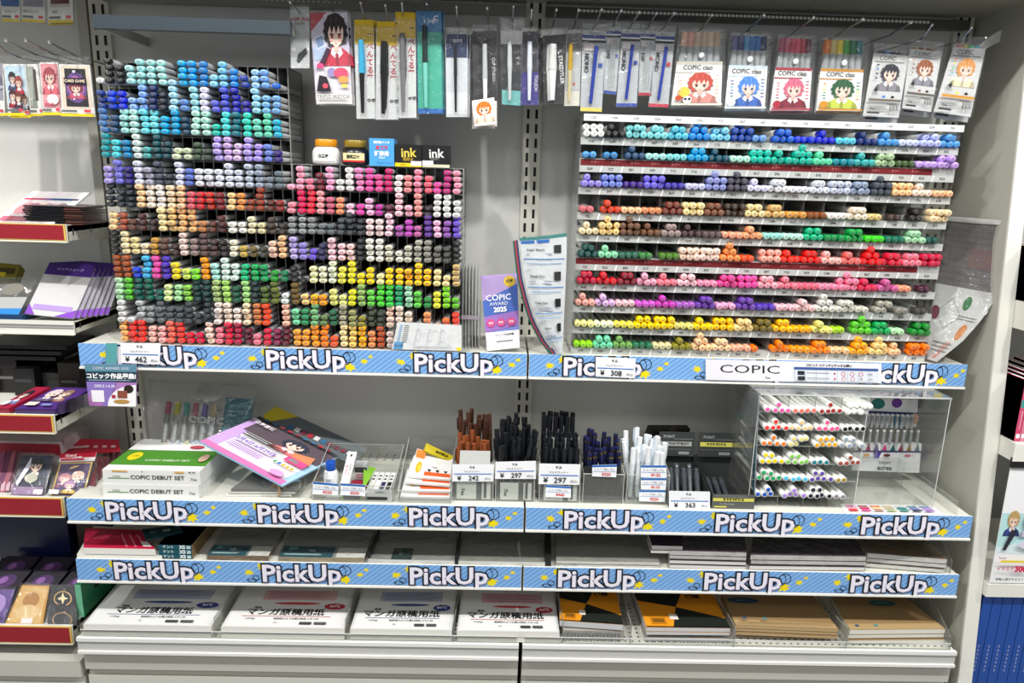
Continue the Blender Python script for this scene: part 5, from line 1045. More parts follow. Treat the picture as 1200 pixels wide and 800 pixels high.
def red(s):
    for k in range(3): s.rect(.60+.13*k, .1, .63+.13*k, .75, 'e88090'); 
    s.text('画用紙', .35, .5, .02, 'e05068', .02, rot=.1); s.rect(.85, .1, .97, .35, 'f0e8e4')
flat('paper_pad', [(100, 618), (165, 621), (172, 654), (86, 652)], .596, ZB3+.008, 'c01c44', 'glossy red drawing pad at the left end of the low shelf', art=red)
flat('paper_pad', [(110, 616), (185, 620), (185, 657), (84, 655)], ZB3+.0075, ZB3, 'd8d6cc', 'white pad lying under the red drawing pad')
def teal(txt):
    def f(s): s.rect(.0, 0, .62, .34, '14505c'); s.text(txt, .36, .20, .011, 'dfe8e8', .03); s.lines(.05, .5, .04, .12, 1, 'a8c4c4'); s.rect(.66, 0, 1, .3, 'dcdad2'); s.rect(.08, .2, .18, .3, '5c9ca4')
    return f
q = [(196, 617), (252, 618), (224, 633), (184, 633)]
for k in range(3):
    P = [at(x, y, Z=.615) for x, y in q]; z1 = ZB3+.0105*(k+1)
    s = Sheet((P[3].x, -.285, z1), (P[2].x, -.285, z1), (P[2].x, -.285, z1-.0098), (P[3].x, -.285, z1-.0098)); s.slab(.16, '8c7450'); s.rect(0, 0, 1, 1, '14505c'); s.text('ケント', .3, .5, .0075, 'dfe8e8', .02); s.text('XS', .72, .5, .010, 'e8f0f0', .05); s.rect(.85, .15, .97, .85, 'b8ccd0')
    n0 = len(s.mb.v); s.mb.box((P[3].x, -.285, z1-.0003), (P[2].x, -.125, z1), ['1c5c68', '1c5c68', '9aa09c'][k], GLOSS)
    s.done('paper_pad', label=['lowest teal-spined pad in the stack beside the red pad', 'middle teal-spined pad in the stack beside the red pad', 'top teal-spined pad in the stack beside the red pad'][k], cat='paper pad')
s = Sheet(*[at(x, y, Z=.612) for x, y in ((166, 620), (211, 614), (214, 622), (171, 632))]); s.slab(.004, '123c44'); s.text('XS', .6, .5, .012, 'c8d8d8', .04); s.text('0.3', .25, .5, .008, 'a8c0c0', .02)
s.done('small_pack', label='small dark teal pack lying askew across the red pad and teal stack', cat='pack')
flat('paper_pad', [(266, 617), (335, 617), (311, 657), (239, 655)], .5845, ZB3, '8d908d', 'grey-sheeted pad with teal corner label right of the teal stack', art=teal('XS'), edge='7c6444', film=True)
flat('paper_pad', [(344, 617), (440, 618), (425, 659), (324, 657)], .5840, ZB3, '909390', 'wide grey-sheeted pad with teal corner label left of the first black divider', art=teal('XS'), edge='a89878', film=True)
def stk(s): s.rect(.26, 0, .5, .34, '1c3834'); s.text('紙', .36, .16, .009, 'a8b8b0', .02)
flat('paper_pad', [(446, 618), (537, 619), (532, 660), (430, 659)], .5825, ZB3, '91938e', 'grey pad with a small dark green sticker between black dividers', art=stk, film=True)
flat('paper_pad', [(543, 619), (638, 621), (639, 662), (537, 660)], .5825, ZB3, '8e8f87', 'plain grey-beige pad with no label before the thick divider', film=True)
for k, (xa, ya, xb, yb, t, lb) in enumerate(((444, 617, 428, 658, .002, 'thin black divider left of the stickered pad'), (540, 619, 534, 660, .002, 'thin black divider right of the stickered pad'), (642, 621, 644, 662, .007, 'thick black divider under the shelf joint'))):
    a, c = at(xa, ya, Z=.60), at(xb, yb, Z=.60); c.y = max(c.y, -.286); b = MB(); b.hexa([(a.x-t, a.y, ZB3), (a.x+t, a.y, ZB3), (c.x+t, c.y, ZB3), (c.x-t, c.y, ZB3)], V((0, 0, .022)), '1e2020', GLOSS)
    b.build('shelf_divider', label=lb, cat='divider')
flat('paper_pad', [(652, 622), (756, 625), (773, 659), (652, 658)], .586, ZB3, '97968d', 'pale grey pad stack with a light front edge right of the thick divider', edge='e4e2d8', layers=2, film=True)
def pur(s): s.rect(0, 0, 1, .1, '4c2c4c'); s.text('CROQUIS', .75, .3, .008, '6c5c70', .0)
flat('sketch_pad', [(759, 624), (800, 626), (800, 640), (764, 639)], .622, ZB3+.03, '2c1c30', 'small purple-black pad perched at the left of the purple stacks', 'sketch pad', edge='d8d4d0', layers=2)
flat('sketch_pad', [(781, 626), (873, 629), (877, 651), (785, 645)], .613, ZB3, '2a1a2e', 'left stack of purple-black pads with white page edges', 'sketch pad', pur, 'd4d0cc', 4, film=True)
flat('sketch_pad', [(882, 629), (1003, 631), (1015, 652), (880, 650)], .607, ZB3, '2a1a2e', 'right stack of purple-black pads with white page edges', 'sketch pad', pur, 'd4d0cc', 3, film=True)
flat('sketch_pad', [(1003, 630), (1084, 632), (1114, 659), (1017, 648)], .606, ZB3, '6c5438', 'kraft-covered pads with white edges at the right end of the low shelf', 'sketch pad', None, 'e0ded8', 3, film=True)
for nm, z0, xx, y0 in (('low', ZB3, .885, -.286), ('deck', ZB4, .893, -.315)):
    b = MB(); q = [V((xx, y0, z0)), V((xx, -.10, z0)), V((xx, -.10, z0+.06)), V((xx, y0+.06, z0+.06)), V((xx, y0, z0+.03))]
    b.mesh(q+[p+V((.0015, 0, 0)) for p in q], [(4, 3, 2, 1, 0), (5, 6, 7, 8, 9)]+[(i, (i+1) % 5, 5+(i+1) % 5, 5+i) for i in range(5)], 'ccc', CLEAR)
    for i in (2, 3, 4): b.tube(q[i], q[(i+1) % 5], .0008, None, 5, '6c6e6a', GLOSS)
    b.build('shelf_end_guard', label='clear slanted end guard at the right of the %s' % ('low shelf beside the kraft pads' if nm == 'low' else 'lowest deck beside the kraft sketchbooks'), cat='guard')
# ------------------------------------------------------------------ lowest deck
def manu(ac, size):
    def f(s):
        s.rect(.02, .02, .98, .98, 'e6e6e4')
        s.rect(.22, .62, .86, .86, ['b4b8d0', 'e4b8bc'][ac]); s.lines(.26, .82, .64, .84, 4, ['7c84b0', 'b87c84'][ac], .3, .4); s.ell(.54, .54, .2, .03, ['4c5894', 'c84c54'][ac])
        s.text('マンガ原稿用紙', .47, .33, .0245, '17171a', .022, sx=.95, rot=0); s.text('漫画', .22, .43, .008, '333', .02)
        for k in range(46): s.rect(.1+k*.0172, .232, .107+k*.0172, .242, ['44508c', 'c04048'][ac]) if False else None
        s.rect(.12, .236, .86, .244, ['5c64a0', 'd05c60'][ac])
        s.ell(.87, .47, .09, .07, ['34448c', 'b83440'][ac]); s.text(['B4判', 'A4判'][ac], .87, .47, .010, 'f0f0f4', .04)
        s.text('(135kg)', .2, .18, .0065, '333', .01); s.text('画用紙のような厚口用紙 メモリ付', .58, .18, .006, '222', .02)
        s.rect(.62, .06, .72, .11, '444'); s.rect(.74, .06, .84, .11, '555'); s.text(size, .42, .09, .006, '666')
        for k in range(5): s.poly([(.15+k*.15, .47), (.152+k*.15, .47), (.18+k*.15, .27), (.178+k*.15, .27)], 'e6e6e4', lift=False)
    return f
zp = .4405
flat('manuscript_pad', [(137, 684), (277, 685), (245, 738), (96, 733)], zp, ZB4, 'd8d8d6', 'leftmost white manuscript paper pad with a blue badge on the lowest deck', art=manu(0, 'B4'), layers=2)
flat('manuscript_pad', [(288, 685), (417, 686), (402, 741), (256, 739)], zp, ZB4, 'd8d8d6', 'second white manuscript pad from the left, with a red badge', art=manu(1, 'A4'), layers=2)
flat('manuscript_pad', [(426, 687), (536, 687), (529, 743), (409, 741)], zp, ZB4, 'd8d8d6', 'third white manuscript pad from the left, with a blue badge', art=manu(0, 'B4'), layers=2)
flat('manuscript_pad', [(542, 688), (649, 690), (656, 744), (535, 742)], zp, ZB4, 'd8d8d6', 'rightmost white manuscript pad, with a red badge, beside orange sketchbooks', art=manu(1, 'A4'), layers=2)
for x0_, y0_, x1_, y1_, lb in ((282, 684, 251, 744, 'first clear divider between the two left manuscript pads'), (421, 686, 405, 746, 'second clear divider between the manuscript pads'), (539, 687, 532, 748, 'third clear divider between the manuscript pads'), (652, 690, 660, 750, 'fourth clear divider right of the manuscript pads'), (727, 691, 740, 752, 'clear divider between the two orange-black sketchbook stacks'), (838, 694, 862, 756, 'clear divider between orange-black and kraft sketchbooks'), (957, 697, 994, 758, 'clear divider between the two kraft sketchbook stacks')):
    a, c = at(x0_, y0_, Z=.455), at(x1_, y1_-18, Z=.455); b = MB(); c.y = max(c.y, -.318)
    b.hexa([(a.x-.0007, a.y, ZB4), (a.x+.0007, a.y, ZB4), (c.x+.0007, c.y, ZB4), (c.x-.0007, c.y, ZB4)], V((0, 0, .046)), 'ccc', CLEAR)
    b.tube((a.x, a.y, ZB4+.046), (c.x, c.y, ZB4+.046), .0010, None, 5, '8c8e88', GLOSS); b.tube((c.x, c.y, ZB4), (c.x, c.y, ZB4+.046), .0008, None, 5, '8c8e88', GLOSS); b.build('deck_divider', label=lb, cat='divider')
for i, (xa_, xb_) in enumerate(((-.893, -.008), (.008, .893))):
    b = MB(); b.box((xa_, -.3185, ZB4), (xb_, -.317, ZB4+.018), 'ccc', CLEAR); b.box((xa_, -.3188, ZB4+.0172), (xb_, -.3165, ZB4+.0183), 'c4c6c6', GLOSS)
    b.build('deck_front_guard', label='low clear guard along the %s half of the lowest deck' % ('left', 'right')[i], cat='guard')
def maru(s):
    s.rect(0, 0, 1, 1, 'e8981c'); s.poly([(0, 1), (.62, 1), (.45, .55), (0, .72)], '1c221e'); s.poly([(.45, .55), (1, .25), (1, 0), (.32, 0)], '1c221e'); s.text('図案', .72, .85, .016, '2c2414', .04); s.rect(.08, .08, .26, .26, 'c87c14'); s.rect(.1, .12, .24, .22, '7c5414'); s.rect(.32, .2, .42, .34, 'f0e8e0'); s.rect(0, 0, 1, .02, '101010')
flat('sketchbook', [(655, 691), (722, 691), (730, 732), (656, 727)], .452, ZB4+.025, 'e8981c', 'narrower orange and black sketchbook on top of the left stack', 'sketchbook', maru, 'c8c8c8')
flat('sketchbook', [(742, 692), (834, 694), (856, 736), (758, 735)], .446, ZB4+.014, 'e8981c', 'wider orange and black sketchbook on top of the right stack', 'sketchbook', maru, 'c8c8c8', 2)
for j, (xa_, xb_, yy, zt_, lb) in enumerate(((660, 732, 745, .4365, 'silvery plastic-wrapped spiral books under the narrower sketchbook'), (757, 857, 742, .426, 'spiral-bound books under the wider orange sketchbook'))):
    a, c = at(xa_, yy, Y=-.305), at(xb_, yy, Y=-.305); n = 3 if j == 0 else 1
    r = empty('spiral_book_stack', ((a.x+c.x)/2, -.2, ZB4), label=lb, cat='sketchbook')
    for k in range(n):
        z0 = ZB4+.0078*k; b = MB(); b.box((a.x, -.30, z0), (c.x, -.13, z0+.0070), 'a8a49c'); under(r, b, 'page_block')
        b = MB()
        for i in range(int((c.x-a.x)/.0075)): b.tube((a.x+.004+i*.0075, -.3045, z0+.0035), (a.x+.0065+i*.0075, -.3045, z0+.0035), .0034, None, 8, 'd0d2d4', METAL)
        o = under(r, b, 'spiral_binding')
def kraft(dot, pos):
    def f(s):
        s.ell(pos, .78, .17, .09, dot); s.text('SKETCH', pos, .78, .008, 'a8b8c0'); s.rect(0, 0, 1, .16, 'b4986c')
        for i in range(38): s.rect(.03+i*.025, .02, .036+i*.025, .10, '6c5838') if dot == '2c5470' else None
        s.ell(.1, .11, .025, .03, '2c4c70'); s.ell(.3, .11, .025, .03, '3c8c90')
    return f
flat('sketchbook', [(845, 695), (953, 698), (982, 737), (862, 732)], .449, ZB4+.012, '9c8058', 'left kraft sketchbook stack with a blue oval mark, above bare perforations', 'sketchbook', kraft('2c5470', .2), 'b49870', 3)
flat('sketchbook', [(973, 698), (1061, 699), (1108, 737), (996, 738)], .447, ZB4, '9c8058', 'right kraft sketchbooks with white edges and a teal oval mark', 'sketchbook', kraft('2c6c6c', .6), 'dcd8cc', 3)

# ------------------------------------------------------------------ neighbouring bay on the left
LX = -.922
b = MB(); b.box((-.945, -.012, 0), (-.925, .02, 1.9), 'b8b7ad', STEEL); struct(b, 'trim_4')
def lshelf(z, h, d, label, redrail=True):
    r = empty('display_shelf', (-1.4, -d, z), label=label, cat='shelf')
    b = MB(); b.box((-1.85, -d+.004, z-.016), (LX, -.004, z-.004), 'd8d7cd', STEEL); under(r, b, 'board')
    b = MB(); q = [V((LX-.004, -d+.004, z-.002)), V((LX-.004, -.01, z-.002)), V((LX-.004, -.01, z-h*1.25)), V((LX-.004, -.10, z-h*1.0)), V((LX-.004, -d+.004, z-h))]
    b.mesh(q+[p+V((.004, 0, 0)) for p in q], [(0, 1, 2, 3, 4), (9, 8, 7, 6, 5)]+[(i, (i+1) % 5, 5+(i+1) % 5, 5+i) for i in range(5)], 'c9c7ba', STEEL); b.box((LX, -d+.02, z-h*.7), (LX+.0006, -d+.024, z-h*.3), '333'); b.box((LX, -d+.085, z-h*.7), (LX+.0006, -d+.087, z-h*.3), '333'); under(r, b, 'bracket')
    b = MB(); b.box((-1.85, -d, z-h), (LX, -d+.006, z-.001), 'e4e3da', STEEL); b.box((-1.85, -d-.003, z-h-.003), (LX, -d+.004, z-h), 'efe9d4', STEEL); under(r, b, 'price_rail')
    if redrail:
        b = MB(); b.box((-1.85, -d-.003, z-h+.001), (LX-.001, -d-.0005, z-.001), 'dcb85c'); b.box((-1.85, -d-.0034, z-h+.0025), (LX-.004, -d-.003, z-.0030), '96202c'); under(r, b, 'red_strip', label='crimson rail strip with a thin gold border')
    else:
        b = MB(); b.box((-1.85, -d-.002, z-.010), (LX, -d, z-.008), '888', STEEL); b.box((-1.85, -d-.002, z-h*.55), (LX, -d, z-h*.5), 'aaa', STEEL); under(r, b, 'rail_groove')
lshelf(1.232, .034, .168, 'uppermost shelf of the left bay with a crimson rail and magazines')
lshelf(1.038, .026, .178, 'second shelf of the left bay with a bare white rail and purple sleeves', False)
lshelf(.872, .036, .275, 'third shelf of the left bay with crimson rail and card boxes')
lshelf(.699, .040, .276, 'fourth shelf of the left bay with crimson rail and pink card packs')
lshelf(.425, .040, .298, 'lowest shelf of the left bay with crimson rail and dark card packs')
# hanging cards
def hcard(q, label, art, Y, n=0, thick=.0015):
    pack('hanging_card_pack', q, label, 'card pack', art, Y=Y, thick=thick, base='ecebe6', top=.16, back=n)
def foot_art(s): s.rect(0, 0, 1, .05, 'e8cc1c'); s.rect(.05, .08, .5, .12, '666'); s.rect(.72, .08, .92, .13, 'd84050')
def c1(s): s.rect(.06, .3, .94, 1, 'd05840'); s.poly([(0.06, .5), (.5, .9), (.94, .55), (.94, .3), (.06, .3)], '3c6cb0'); s.ell(.6, .6, .2, .12, 'f0e4d0'); s.text('おみくじ', .5, .2, .006, '444'); foot_art(s)
def c2(s): s.rect(.06, .3, .94, 1, '9c98a8'); s.poly([(.06, .6), (.5, .95), (.94, .7), (.94, .5), (.06, .45)], '6c6878'); s.text('NEMATERI', .5, .55, .007, 'e8e8f0', .03); s.text('神社みくじ', .4, .2, .006, '444'); foot_art(s)
def c3(s): s.rect(.1, .3, .9, 1, 'd8ccc0'); s.rect(.14, .36, .86, 1, '6c2430'); s.text('FAMILY', .5, .75, .009, 'e8d8d8', .03); s.text('神札', .3, .2, .006, '444'); foot_art(s)
YL = -.14
hcard([(-6, -35), (24, -35), (24, 26), (3, 25)], 'top row hanging card pack with red and blue print at the frame edge', c1, YL)
hcard([(24, -35), (52, -35), (53, 27), (26, 25)], 'top row hanging card pack with grey-violet print', c2, YL)
hcard([(53, -35), (84, -35), (86, 26), (57, 27)], 'top row hanging card pack with dark red picture', c3, YL, 1)
for tx, ty, lx, ly, lb in ((-20, 40, 22, 67, 'hook of the lower row at the left edge of the picture'), (15, 48, 42, 64, 'second visible hook of the left bay'), (40, 48, 64, 64, 'third visible hook of the left bay'), (62, 50, 90, 66, 'rightmost hook of the left bay')):
    p = at(lx, ly, Y=YL); tip = at(tx, ty, Y=YL-.075); r = empty('display_hook', (p.x, -.01, p.z), label=lb, cat='hook')
    tip.x = p.x-.004; b = MB(); b.path([(p.x, -.01, p.z), (p.x, YL, p.z), (p.x, YL-.035, p.z+.004), tuple(tip)], .0017, 8, '9a9ca0', METAL); under(r, b, 'rod', smooth=True)
    b = MB(); b.tube(tip, tip+V((0, -.003, .002)), .003, .0022, 8, 'e8e8e8', METAL); under(r, b, 'tip', smooth=True)
def d1(s): s.rect(.05, .14, .95, .97, 'c4dcec'); s.fig(.35, .5, .4, .35, '24242c', '3c4c78'); s.fig(.68, .42, .4, .35, '9c5048', 'b03c48'); s.fig(.4, .16, .4, .35, '4c3038', 'a02c38'); s.fig(.7, .15, .36, .3, '6c4438', '503040'); foot_art(s)
def d2(s): s.rect(.1, .15, .6, .95, '8c9088'); s.rect(.5, .3, .7, .9, '4c3c38'); s.poly([(.1, .95), (.55, .95), (.3, .2), (.1, .2)], 'a8aca0'); foot_art(s)
def d3(s): s.rect(.05, .14, .95, .97, 'e89ca4'); s.fig(.5, .4, .8, .5, 'a84850', 'e06878'); s.ell(.6, .3, .3, .1, 'f4e0e0'); s.text('抱き枕', .4, .2, .006, 'c03050', .03); foot_art(s)
def d4(s): s.rect(.04, .14, .96, .97, 'e8d8c4'); s.rect(.16, .19, .84, .92, '17161c'); s.ell(.5, .56, .33, .3, '6c4c94'); s.ell(.5, .58, .28, .2, 'b06ca8'); s.fig(.5, .34, .5, .32, '8c3440', 'd05878'); s.rect(.16, .62, .84, .74, '2c2034'); s.text('CARD GAME', .5, .68, .007, 'e8d8b8', .03); s.ell(.5, .86, .05, .025, 'e0e0e8'); foot_art(s)
hcard([(-18, 74), (4, 74), (6, 136), (-14, 136)], 'hanging card pack cut by the left frame edge', c2, YL)
hcard([(4, 75), (30, 75), (34, 136), (10, 136)], 'hanging card pack with a group of figures on pale blue', d1, YL-.002, 1)
hcard([(29, 75), (46, 75), (52, 136), (36, 136)], 'hanging card pack with a grey photo picture', d2, YL)
hcard([(46, 73), (68, 73), (74, 135), (51, 135)], 'hanging card pack with a pink-haired figure', d3, YL-.004)
hcard([(69, 75), (105, 76), (112, 137), (73, 136)], 'hanging card pack with a framed black and purple picture, nearest the rack', d4, YL-.008, 1)
# first shelf: magazines and fanned dark cards
z = 1.2285
for k in range(6):
    a = at(0+9*k, 222, Y=-.09); X0 = at(-8+8*k, 256, Y=-.15).x
    s = Sheet((X0+.035, -.07, z+.062), (X0+.085, -.07, z+.062), (X0+.052, -.155, z+.002), (X0+.002, -.155, z+.002)); s.slab(.003, ['f0ecec', 'e8dce0', 'f0f0ee', 'e4e0e4', 'f0eeec', 'ecebea'][k])
    s.rect(.05, .72, .9, .78, ['d84c6c', 'e06888', '4c84c0', '3c68b0', '2c5c98', '50505c'][k]); s.ell(.5, .45, .3, .18, ['c88c94', 'b4788c', 'dcb8a8', 'a89098', 'c8a8a8', '8c7880'][k]); s.rect(.1, .05, .9, .2, ['c06c80', 'b86c78', '98a0b0', 'a4707c', 'b89098', '6c6068'][k])
    s.done('magazine', label=['%s leaning white magazine on the first shelf of the left bay' % w_ for w_ in ('leftmost', 'second', 'third', 'fourth', 'fifth', 'sixth and last')][k], cat='magazine')
for k in range(9):
    a, c = at(30+random.uniform(-2, 2), 262, Y=-.150), at(76, 262, Y=-.150); zz = z+.0005+k*.0042
    s = MB(); s.box((a.x, -.150, zz), (c.x, -.06, zz+.0030), '101114', GLOSS); s.box((c.x, -.150+.001*(k % 3), zz), (c.x+.034+random.uniform(-.004, .008), -.06, zz+.0026), ['4c2c24', '5c3a30', '3c2420'][k % 3], GLOSS)
    s.build('card_file', label='dark brown-edged card file, number %s from the bottom of the fanned stack' % OR[k], cat='card file')
# second shelf
z = 1.0345
for k in range(7):
    dx = .0075*k
    s = Sheet(at(57, 310, Y=-.06)+V((dx, .006*k, 0)), at(112, 314, Y=-.06)+V((dx, .006*k, 0)), (at(86, 374, Y=-.165)+V((dx, .008*k, .001))), at(29, 368, Y=-.165)+V((dx, .008*k, .001))); s.slab(.0022, 'a8a8a8', FROST if k else GLOSS)
    s.rect(0, 0, 1, .86, 'c4c3c4' if k == 0 else '9c98a4'); s.rect(-.0, .80, 1, 1.05, '44267c'); s.text('クリアスリーブ', .5, .92, .008, 'b8a4d8', .03); s.poly([(0, 0), (.2, .0), (.0, .2)], '8044b8'); s.poly([(1, 0), (.6, 0), (1, .16)], '8044b8'); s.rect(.1, .10, .9, .2, 'a88ccc')
    s.done('card_sleeve_pack', label='purple and clear card sleeve pack, %s of the fanned row' % ('foremost' if k == 0 else OR[k]+' behind the front one'), cat='sleeve pack')
s = Sheet(at(0, 325, Y=-.10), at(44, 325, Y=-.10), at(20, 372, Y=-.17), at(-25, 372, Y=-.17)); s.slab(.008, '70706c', FILM); s.rect(0, 0, 1, .22, '1c7cc8'); s.rect(0, .22, 1, .5, 'a8a8a8'); s.ell(.5, .7, .3, .15, '7c7870'); s.done('card_sleeve_pack', label='grey sleeve pack with a blue band at the frame edge', cat='sleeve pack')
b = MB(); b.box((-1.2, -.172, z), (at(28, 370, Y=-.17).x-.002, -.08, z+.012), '1c3c64', GLOSS); b.build('blue_box', label='flat dark blue box under the blue-banded sleeve pack', cat='box')
s = Sheet(at(-10, 307, Y=-.06), at(24, 310, Y=-.06), at(18, 326, Y=-.09), at(-14, 326, Y=-.09)); s.slab(.02, '7c7420'); s.rect(.1, .3, .9, .7, '3c3414'); s.rect(.2, .1, .6, .4, 'c8b820'); s.done('yellow_pack', label='olive yellow pack at the back left of the second shelf', cat='pack')
# third shelf
z = .8685
def deck(x0, x1, y, Yf, d, h, tilt, face, label, art, name='card_box', cat='card box'):
    a, c = at(x0, y, Y=Yf).x, at(x1, y, Y=Yf).x
    s = Sheet((a+tilt, Yf+d, z+h), (c+tilt, Yf+d, z+h), (c, Yf, z+.012), (a, Yf, z+.012)); s.slab(.011, face, GLOSS); art(s); return s.done(name, label=label, cat=cat)
def p1(s): s.rect(.03, .03, .97, .97, '9c1c3c'); s.fig(.45, .2, .6, .6, '2c2430', '7c8cc0'); s.ell(.3, .2, .2, .1, 'e0d8e0')
def p2(s): s.rect(.02, .02, .98, .98, '4c2a78'); s.ell(.5, .55, .32, .2, '5c4468'); s.fig(.6, .35, .4, .5, '8c6c60', 'a87c68'); s.fig(.35, .3, .4, .5, 'd8c8d0', '6c5c80'); s.rect(.18, .06, .46, .2, 'ecd8c8'); s.rect(.6, .06, .85, .13, '7c90c0')
deck(-8, 10, 478, -.27, .09, .030, .028, '8c1838', 'crimson illustrated card box at the frame edge on the third shelf', p1)
deck(17, 63, 478, -.27, .09, .030, .028, '3c2064', 'purple illustrated card box in front on the third shelf', p2)
for k in range(4):
    b = MB(); x_ = at(66, 478, Y=-.26).x+.011*k; b.hexa([(x_, -.262+.012*k, z), (x_+.009, -.262+.012*k, z), (x_+.03, -.17, z+.0), (x_+.02, -.17, z+.0)], V((.004, .0, .022+.003*k)), ['3c2858', '241c2c', '2c2634', '1c1a20'][k], FILM if k > 1 else GLOSS); b.build('card_box', label='%s narrow dark violet pack right of the purple card box' % OR[k], cat='card box')
for k in range(5):
    a, c = at(-20+26*k, 425, Y=-.1).x, at(4+26*k, 425, Y=-.1).x
    b = MB(); b.box((a, -.15+.02*(k % 2), z), (c, -.04, z+.045+.014*((k*2) % 3)), ['14141a', '1c1416', '101012', '18181c', '14120f'][k], GLOSS); b.box((a+.004, -.1506+.02*(k % 2), z+.03), (c-.006, -.1500+.02*(k % 2), z+.036), ['4c2424', '6c6c6c', '3c3c40', '222', '333'][k]); b.build('black_pack', label='%s black glossy pack from the left at the back of the third shelf' % OR[k], cat='pack')
for k in range(3):
    b = MB(); b.box((-1.16, -.14, z+.075+.012*k), (-.99+.012*k, -.03, z+.083+.012*k), ['121216', '1c1c20', '0e0e12'][k], GLOSS); b.build('black_pack', label='%s long black pack laid across the upright black packs' % ('lowest', 'middle', 'top')[k], cat='pack')
# fourth shelf
z = .6955
def p3(s): s.rect(.05, .0, .95, 1, '28304c'); s.fig(.55, .4, .6, .5, '1c1c2c', '30384c'); s.ell(.5, .42, .2, .12, 'b8b8a8'); s.poly([(.08, .3), (.35, .95), (.4, .7), (.15, .2)], 'e0e0ec'); s.rect(.05, .0, .95, .2, '8c6c98'); s.rect(.68, .03, .95, .14, 'e8e0e0')
def p4(s): s.rect(.0, .0, 1, 1, 'c8a860'); s.rect(.05, .02, .95, .96, '5c4c70'); s.ell(.55, .7, .25, .2, 'e0c07c'); s.fig(.3, .25, .45, .4, 'c88c94', 'a8687c'); s.fig(.7, .3, .45, .4, 'e0c0b0', '6c6488'); s.fig(.55, .05, .4, .35, 'b08cb0', 'd0b060'); s.rect(0, 0, .3, .12, 'ece4ea')
def blister(q, art, label, head=None, Y0=-.20, Y1=-.262, base='3c3c4c'):
    s = Sheet(at(*q[0], Y=Y0), at(*q[1], Y=Y0), at(*q[2], Y=Y1), at(*q[3], Y=Y1)); r = empty('card_blister', s.P(.5, 0, 0), label=label, cat='card pack')
    s.slab(.010, base, GLOSS); art(s); under(r, s.mb, 'card_stack')
    if head:
        m = Sheet(s.P(-.04, 1.28, 2), s.P(1.04, 1.28, 2), s.P(1.04, 1.02, 2), s.P(-.04, 1.02, 2)); m.slab(.001, 'e8e0e2'); m.rect(0, .45, 1, 1, 'b81c34'); m.text('Guard', .3, .72, .009, 'f4e8ea', .03); m.ell(.5, .3, .03, .1, '222'); m.rect(.05, .1, .7, .36, 'c83048'); under(r, m.mb, 'header_card')
    mm = MB(); mm.hexa([s.P(-.05, -.03, 20), s.P(1.05, -.03, 20), s.P(1.05, 1.05, 20), s.P(-.05, 1.05, 20)], -s.n*.017, 'fff', FILM); under(r, mm, 'film_bag')
blister([(26, 533), (63, 534), (52, 581), (12, 580)], p3, 'card pack with a dark-haired figure on the fourth shelf of the left bay')
blister([(70, 542), (109, 541), (98, 583), (59, 581)], p4, 'gold-framed card pack under a red header card', True, Y1=-.266)
for k in range(5):
    blister([(100+7*k, 538-2*k), (112+7*k, 537-2*k), (112+5*k, 578-3*k), (101+5*k, 580-3*k)], lambda s: s.rect(0, 0, 1, 1, '7c2838'), '%s red-headed card pack edge right of the gold-framed one' % OR[k], None, -.18+.02*k, -.255+.024*k, '7c4450')
for k in range(4):
    s = Sheet(at(52+14*k, 517-1*k, Y=-.09), at(112+9*k, 515, Y=-.09), at(108+11*k, 528, Y=-.15), at(58+12*k, 532, Y=-.15)); s.slab(.002, 'b02438'); s.rect(.1, .3, .9, .5, 'e0b0b8'); s.done('header_card', label='%s overlapping crimson header card behind the card packs' % OR[k], cat='header card')
for k in range(4):
    s = Sheet(at(-6+7*k, 532, Y=-.18), at(6+6*k, 528, Y=-.18), at(-2+6*k, 580, Y=-.255), at(-14+6*k, 580, Y=-.255)); s.slab(.006, ['8c4c68', '6c3c58', '9c5c6c', '5c3448'][k]); s.rect(0, .1, 1, .3, 'c8a8b4'); s.done('card_pack', label='%s pinkish pack edge from the left frame border on the fourth shelf' % OR[k], cat='card pack')
b = MB(); b.box((-1.2, -.16, z), (-.99, -.05, z+.075), 'b8a8ac', GLOSS); b.box((-1.2, -.1606, z+.045), (-.99, -.16, z+.07), 'a02434'); b.build('pale_carton', label='pale carton with a dark red band at the back of the fourth shelf', cat='box')
# lowest left shelf
z = .4215
def p5(s): s.rect(0, 0, 1, 1, 'c89440'); s.rect(.06, .04, .94, .96, 'd8b070'); s.ell(.5, .62, .26, .2, 'b48048'); s.ell(.5, .3, .34, .2, 'e0c088'); s.rect(.4, .03, .7, .16, 'ece4e4')
def p6(s): s.rect(0, 0, 1, 1, '17161e'); s.ring(.5, .68, .36, .2, 'c8a060', .14, 18); s.poly([(.5, .84), (.56, .72), (.72, .68), (.56, .64), (.5, .52), (.44, .64), (.28, .68), (.44, .72)], 'f0e0b0'); s.ring(.5, .12, .36, .2, '8c7048', .14, 18)
def p7(s): s.rect(0, 0, 1, 1, '5c3c88'); s.ell(.5, .55, .34, .3, 'a88cc8'); s.rect(.1, .1, .9, .2, '30204c')
blister([(-14, 690), (18, 690), (4, 731), (-30, 731)], p7, 'purple card pack at the left frame edge on the lowest shelf', None, -.24, -.292, '2c1c44')
blister([(26, 685), (58, 686), (50, 732), (6, 731)], p5, 'amber-coloured card pack on the lowest shelf of the left bay', None, -.24, -.292, '8c6428')
blister([(60, 687), (88, 687), (90, 732), (56, 731)], p6, 'black card pack with a gold ring emblem on the lowest shelf', None, -.24, -.292, '1c2c28')
def p8(s): s.rect(0, 0, 1, 1, '1c1628'); s.ell(.5, .5, .3, .3, '4c2c60'); s.ell(.42, .55, .12, .15, '8c5ca0'); s.rect(0, 0, 1, .18, '111'); s.text('ARCANA', .5, .09, .009, 'b8a070', .03)
